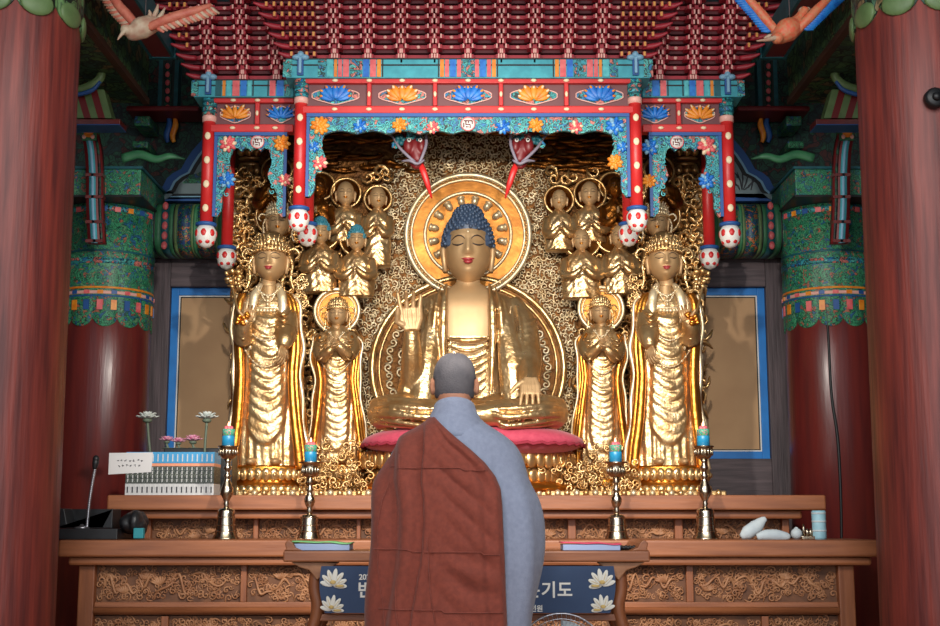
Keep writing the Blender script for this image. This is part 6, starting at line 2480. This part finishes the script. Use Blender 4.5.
# electric fan, its top just in view
YFn = 4.93
fc = P(562, 661, YFn)
kf = ks(YFn, 640)
t = thing('pedestal_fan', 'round wire-caged standing fan behind the monk, only its top rim showing', 'fan', (fc.x, YFn + .05, 0))
R_ = 46 * kf
b = MB()
for i in range(60):
    a = 2 * PI * i / 60
    b.tube([(fc.x + .02 * math.cos(a), YFn - .045, fc.z + .02 * math.sin(a)), (fc.x + R_ * .6 * math.cos(a), YFn - .04, fc.z + R_ * .6 * math.sin(a)), (fc.x + R_ * .95 * math.cos(a), YFn - .015, fc.z + R_ * .95 * math.sin(a)), (fc.x + R_ * math.cos(a), YFn + .015, fc.z + R_ * math.sin(a))], .0012, 4)
for q, yy in ((1.0, .015), (.9, -.02), (.45, -.042)):
    ring(b, Vector((fc.x, 0, fc.z)), R_ * q, R_ * q, YFn + yy, .003 if q == 1 else .0016, 0, 60, 6)
ring(b, Vector((fc.x, 0, fc.z)), R_, R_, YFn + .03, .003, 0, 60, 6)
b.build('front_grille', M['steel'], t)
for i in range(5):
    a = 2 * PI * i / 5
    V = []
    for r_ in np.linspace(.03, R_ * .85, 6):
        V.append([(fc.x + r_ * math.cos(a + da), YFn + .02 + .02 * da, fc.z + r_ * math.sin(a + da)) for da in np.linspace(-.32, .32, 6)])
    b = MB()
    b.grid(np.array(V), 0, False)
    b.build('blade', M['palecloth'], t, solid=.003)
b = MB()
b.tube([(fc.x, YFn - .046, fc.z), (fc.x, YFn - .02, fc.z)], .022, 16)
b.tube([(fc.x, YFn + .03, fc.z), (fc.x, YFn + .13, fc.z)], [.05, .045], 20)
b.build('motor', M['palecloth'], t)
b = MB()
b.tube([(fc.x, YFn + .08, fc.z), (fc.x, YFn + .08, .03)], .014, 12)
b.build('pole', M['steel'], t)
b = MB()
b.lathe([(.17, 0), (.17, .02), (.05, .04), (.02, .06)], (fc.x, YFn + .06, 0), 32)
b.build('base', M['palecloth'], t)

# ================================================================== THE MONK
YMk = 4.42
kM_ = ks(YMk, 480)
mz = lambda py: pz(py, YMk)
mx_ = lambda px, py=480: pxx(px, py, YMk)
t = thing('person', 'person with shaved head, seen from behind, in grey robe and brown draped cloth', 'person', (mx_(455), YMk, 0))
XH = mx_(454.5, 380)
# one continuous body: head facing the altar, neck, torso, arms raised with palms joined, legs, feet
b = MB()
Hh = (mz(355.5) - mz(409.5)) * 1.0
hcM = Vector((XH, YMk + .035, (mz(355.5) + mz(409.5)) / 2 + .002))
hu = head_unit(80, 60, True, .2)
put(hu, b, Hh * .97, hcM, yaw=PI, pitch=-.1)
for s in (-1, 1):
    b.ell(hcM + Vector((s * Hh * .405, .004, -.012)), (.011, .022, .032), 12, 10)
b.ell(hcM + Vector((0, -.012, .012)), (Hh * .375, Hh * .43, Hh * .46), 24, 16)
b.tube([hcM + Vector((0, -.02, .05)), hcM + Vector((0, -.03, -.05)), hcM + Vector((0, -.02, -.09))], [Hh * .34, Hh * .325, Hh * .27], 20)
b.tube(bez([hcM + Vector((0, -.02, -.04)), (XH, YMk - .005, mz(410)), (XH, YMk - .01, mz(430))], 10), [.058, .056, .075], 18)
shz = mz(446)
XB = mx_(457)
body_rows = [(mz(422), XB, .06, YMk, .06), (mz(432), XB, .12, YMk, .08), (shz, XB, .15, YMk, .095), (mz(490), XB, .16, YMk, .105), (mz(540), XB, .14, YMk, .10), (mz(590), XB, .15, YMk, .11), (.85, XB, .165, YMk, .115), (.76, XB, .165, YMk, .115)]
b.grid(loft(body_rows, 40, 40, 2.3))
for s in (-1, 1):
    b.tube(bez([(XB + s * .125, YMk + .02, shz - .01), (XB + s * .175, YMk + .05, shz - .15), (XB + s * .18, YMk + .08, shz - .27)], 14), [.045, .042, .038], 14)
    b.tube(bez([(XB + s * .18, YMk + .08, shz - .27), (XB + s * .12, YMk + .22, shz - .22), (XB + s * .022, YMk + .30, shz - .17)], 14), [.040, .034, .024], 14)
    b.tube(bez([(XB + s * .085, YMk, .82), (XB + s * .095, YMk + .01, .48), (XB + s * .095, YMk - .01, .09)], 16), [.085, .058, .038], 14)
    b.tube(bez([(XB + s * .095, YMk - .04, .035), (XB + s * .10, YMk + .06, .04), (XB + s * .105, YMk + .16, .022)], 8), [.035, .038, .026], 12, flat=.7, up=(0, 0, 1))
pray_hands(b, (XB, YMk + .30, shz - .08), .085, 0, back=-1)
body = b.build('body', M['skin'], t, remesh=.0055, smooth=2)
# close-shaved hair: thin shell over the back and crown of the skull
b = MB()
ph = np.linspace(-PI / 2, PI / 2, 50)[:, None]
th = np.linspace(0, 2 * PI, 64, endpoint=False)[None, :]
x, y, z = np.cos(ph) * np.cos(th), np.cos(ph) * np.sin(th), np.sin(ph) + 0 * th
# y<0 is the back of the head (towards the viewer)
lim = np.where(y < .1, -.80 + .30 * np.abs(x) ** 4, np.where(y > .35, .62, .05 + y))
lim = np.where((np.abs(x) > .86) & (y > -.3), np.maximum(lim, -.02), lim)
f = np.where(z > lim, 1.035, .9)
sq = lambda q, e: np.sign(q) * np.abs(q) ** e
r_xy = np.sqrt(np.maximum(1e-9, x * x + y * y))
grow = np.cos(ph) ** np.where(ph < 0, .40, .72) / np.maximum(1e-6, np.cos(ph))
b.grid(np.stack([hcM.x + x * grow * Hh * .385 * f, hcM.y - .012 + y * grow * Hh * .440 * f, hcM.z + .010 + z * Hh * .475 * f], -1))
b.build('shaved_hair', M['stubble'], t)

# grey robe
rob = [(404.5, 438, 472, .058), (412, 436, 474, .062), (420, 430, 480, .085), (428, 417, 492, .105), (437, 404, 507, .125), (447, 395, 517, .135), (460, 388, 523, .145), (480, 380, 529, .155), (500, 376, 540, .165), (520, 374, 545, .17), (545, 373, 546, .17), (565, 372, 544, .17), (590, 371, 539, .165), (610, 371, 534, .165), (626, 371, 531, .165)]
rows = [(mz(py), (mx_(l, py) + mx_(r, py)) / 2, (mx_(r, py) - mx_(l, py)) / 2, YMk + .03, d) for py, l, r, d in rob]
zlast = rows[-1][0]
rows += [(.60, rows[-1][1], .255, YMk + .03, .17), (.30, rows[-1][1], .27, YMk + .02, .185), (.06, rows[-1][1], .28, YMk + .02, .20)]


def robe_disp(x, z, fr, tt):
    amt = np.clip((shz + .02 - z) / .3, 0, 1)
    d = amt * (.006 * np.sin(x * 38 + .6 * np.sin(z * 5)) + .003 * np.sin(x * 90 + z * 6))
    # sleeve crease along the arm
    d = d - amt * .012 * np.exp(-((x - .135 - .02 * (shz - z)) / .012) ** 2)
    return d


b = MB()
G = loft(rows, 128, 150, 2.15, robe_disp, 5)
b.grid(G, 0, True, False)
b.build('grey_robe', M['greycloth'], t, solid=.006)
# standing collar
b = MB()
V = []
for q in np.linspace(0, 1, 10):
    zc = mz(398.5) * (1 - q) + mz(438) * q
    r_ = .066 + .062 * q ** 1.3
    V.append([(XH + r_ * 1.0 * math.cos(a), YMk + .008 + (r_ * (.98 - .05 * q)) * math.sin(a) + .016 * q, zc - .03 * (1 + math.sin(a)) * (1 - q) * 1.0) for a in np.linspace(0, 2 * PI, 48, endpoint=False)])
b.grid(np.array(V), 0, True, False)
b.build('collar', M['greycloth'], t, solid=.008)
# brown cloth over one shoulder
edge = [(416, 434), (421, 437), (427, 442), (434, 449), (442, 458), (452, 470), (465, 484), (478, 494), (490, 499), (505, 500.5), (530, 501.5), (560, 503), (590, 504), (626, 505.5)]
ez = np.array([mz(py) for py, _ in edge])[::-1]
ex = np.array([mx_(px, py) for py, px in edge])[::-1]
Ro = np.array(sorted(rows), float)
nv, nu = 170, 110
ztop, zbot = mz(415.5), .16
V = np.zeros((nv, nu, 3))
for i in range(nv):
    z_ = zbot + (ztop - zbot) * (i / (nv - 1))
    cx_, hw, cy, hd = [np.interp(z_, Ro[:, 0], Ro[:, j]) for j in range(1, 5)]
    hw, hd = hw + .008, hd + .022
    xe = np.interp(z_, ez, ex)
    c_ = max(-.985, min(.985, (xe - cx_) / hw))
    # angle on the back side (y < cy), from the edge round the shoulder to the front
    a_e = -math.acos(math.copysign(abs(c_) ** (2.15 / 2), c_))
    a_f = -PI - .9
    for j in range(nu):
        u = j / (nu - 1)
        a = a_e + (a_f - a_e) * u
        ca, sa = math.cos(a), math.sin(a)
        xq = hw * math.copysign(abs(ca) ** (2 / 2.15), ca)
        yq = hd * math.copysign(abs(sa) ** (2 / 2.15), sa)
        drop = (ztop - z_)
        amt = min(1, drop / .12)
        X_ = xq
        # hanging pleats on the shoulder side, diagonal pulls towards the waist
        dgl = X_ * .75 + (z_ - shz)
        pl_ = .012 * math.sin(X_ * 62 + .8 * math.sin(z_ * 4)) * min(1, max(0, (-.02 - X_) / .08))
        pl_ += .024 * math.exp(-(((X_ + .115) - .05 * (z_ - .9)) / .012) ** 2) - .016 * math.exp(-(((X_ + .14) - .05 * (z_ - .9)) / .014) ** 2)
        w_d = max(0, min(1, (X_ + .12) / .12)) * max(0, min(1, (z_ - .80) / .2))
        pl_ += .020 * (abs(math.sin(dgl * 34 + X_ * 8 + 1.2 * math.sin(z_ * 6 + X_ * 5))) ** .7 - .6) * w_d * (.62 + .38 * math.sin(X_ * 17 + z_ * 11)) * min(1, u / .14)
        w_h = max(0, min(1, (X_ + .05) / .1)) * max(0, 1 - abs(z_ - .98) / .14)
        pl_ += .014 * math.sin((z_ + .35 * X_) * 64 + math.sin(X_ * 20)) * w_h * min(1, u / .14)
        # rolled border along the diagonal edge
        pl_ += .016 * math.exp(-((u - .035) / .022) ** 2) + .012 * math.exp(-((u - .10) / .02) ** 2) * min(1, drop / .1)
        d = amt * max(-.010, pl_)
        V[i, j] = (cx_ + xq + d * ca, cy + yq + d * sa, z_)
b = MB()
b.grid(V, 0, False)
ka = b.build('brown_kasaya', M['kasaya'], t, solid=.007)
# raised seams of the patched cloth
b = MB()
def on_cloth(fi, fj):
    i, j = int(fi * (nv - 1)), int(fj * (nu - 1))
    p = V[i, j]
    return Vector(p) + Vector((0, -.006, 0))
for fi in (.30, .52, .66, .86):
    b.tube([on_cloth(fi + .010 * math.sin(q * 3), q) for q in np.linspace(.03, .55, 40)], .0022, 5)
for fj, a0, a1 in ((.27, .02, .70), (.42, .02, .9), (.15, .05, .5), (.52, .02, .84)):
    b.tube([on_cloth(q, fj) for q in np.linspace(a0, a1, 50)], .0022, 5)
b.build('seam', M['kasaya'], ka)
for s in (-1, 1):
    b = MB()
    b.tube(bez([(XB + s * .095, YMk - .07, .03), (XB + s * .10, YMk + .05, .035), (XB + s * .105, YMk + .2, .026)], 10), [.035, .05, .03], 14, flat=.75, up=(0, 0, 1))
    b.build('slipper', M['greycloth'], t)


# ================================================================== LIGHT
w = bpy.data.worlds.new('world')
SC.world = w
w.use_nodes = True
bg = w.node_tree.nodes['Background']
bg.inputs['Color'].default_value = (0.86, 0.93, 1.0, 1)
bg.inputs['Strength'].default_value = 0.9


def area(name, loc, target, sx, sy, energy, col=(1, 1, 1)):
    l = bpy.data.lights.new(name, 'AREA')
    l.shape = 'RECTANGLE'
    l.size, l.size_y = sx, sy
    l.energy = energy
    l.color = col
    o = bpy.data.objects.new(name, l)
    COL.objects.link(o)
    o.location = loc
    o.rotation_euler = (Vector(target) - Vector(loc)).to_track_quat('-Z', 'Y').to_euler()
    return o


def spot(name, loc, target, energy, angle, blend=.5, r=.08, col=(1, .93, .82)):
    l = bpy.data.lights.new(name, 'SPOT')
    l.energy = energy
    l.spot_size = math.radians(angle)
    l.spot_blend = blend
    l.shadow_soft_size = r
    l.color = col
    o = bpy.data.objects.new(name, l)
    COL.objects.link(o)
    o.location = loc
    o.rotation_euler = (Vector(target) - Vector(loc)).to_track_quat('-Z', 'Y').to_euler()
    return o


# daylight through the open temple doors behind the viewer
area('door_daylight', (0, -.5, 2.3), (0, 7, 1.6), 5.0, 2.6, 95, (.93, .97, 1))
# added soft fill light to brighten the gilded shoulders, no real fixture
area('shoulder_fill_light', (0, 2.4, 3.7), (0, 7.4, 1.7), 4.4, .9, 75, (1, .96, .9))
# lamps on the ceiling of the hall aimed at the altar
spot('altar_lamp', (-.55, 3.1, 2.75), (.35, 7.3, 1.75), 350, 60, .5, .06)
spot('altar_lamp', (.55, 3.1, 2.75), (-.35, 7.3, 1.75), 350, 60, .5, .06)
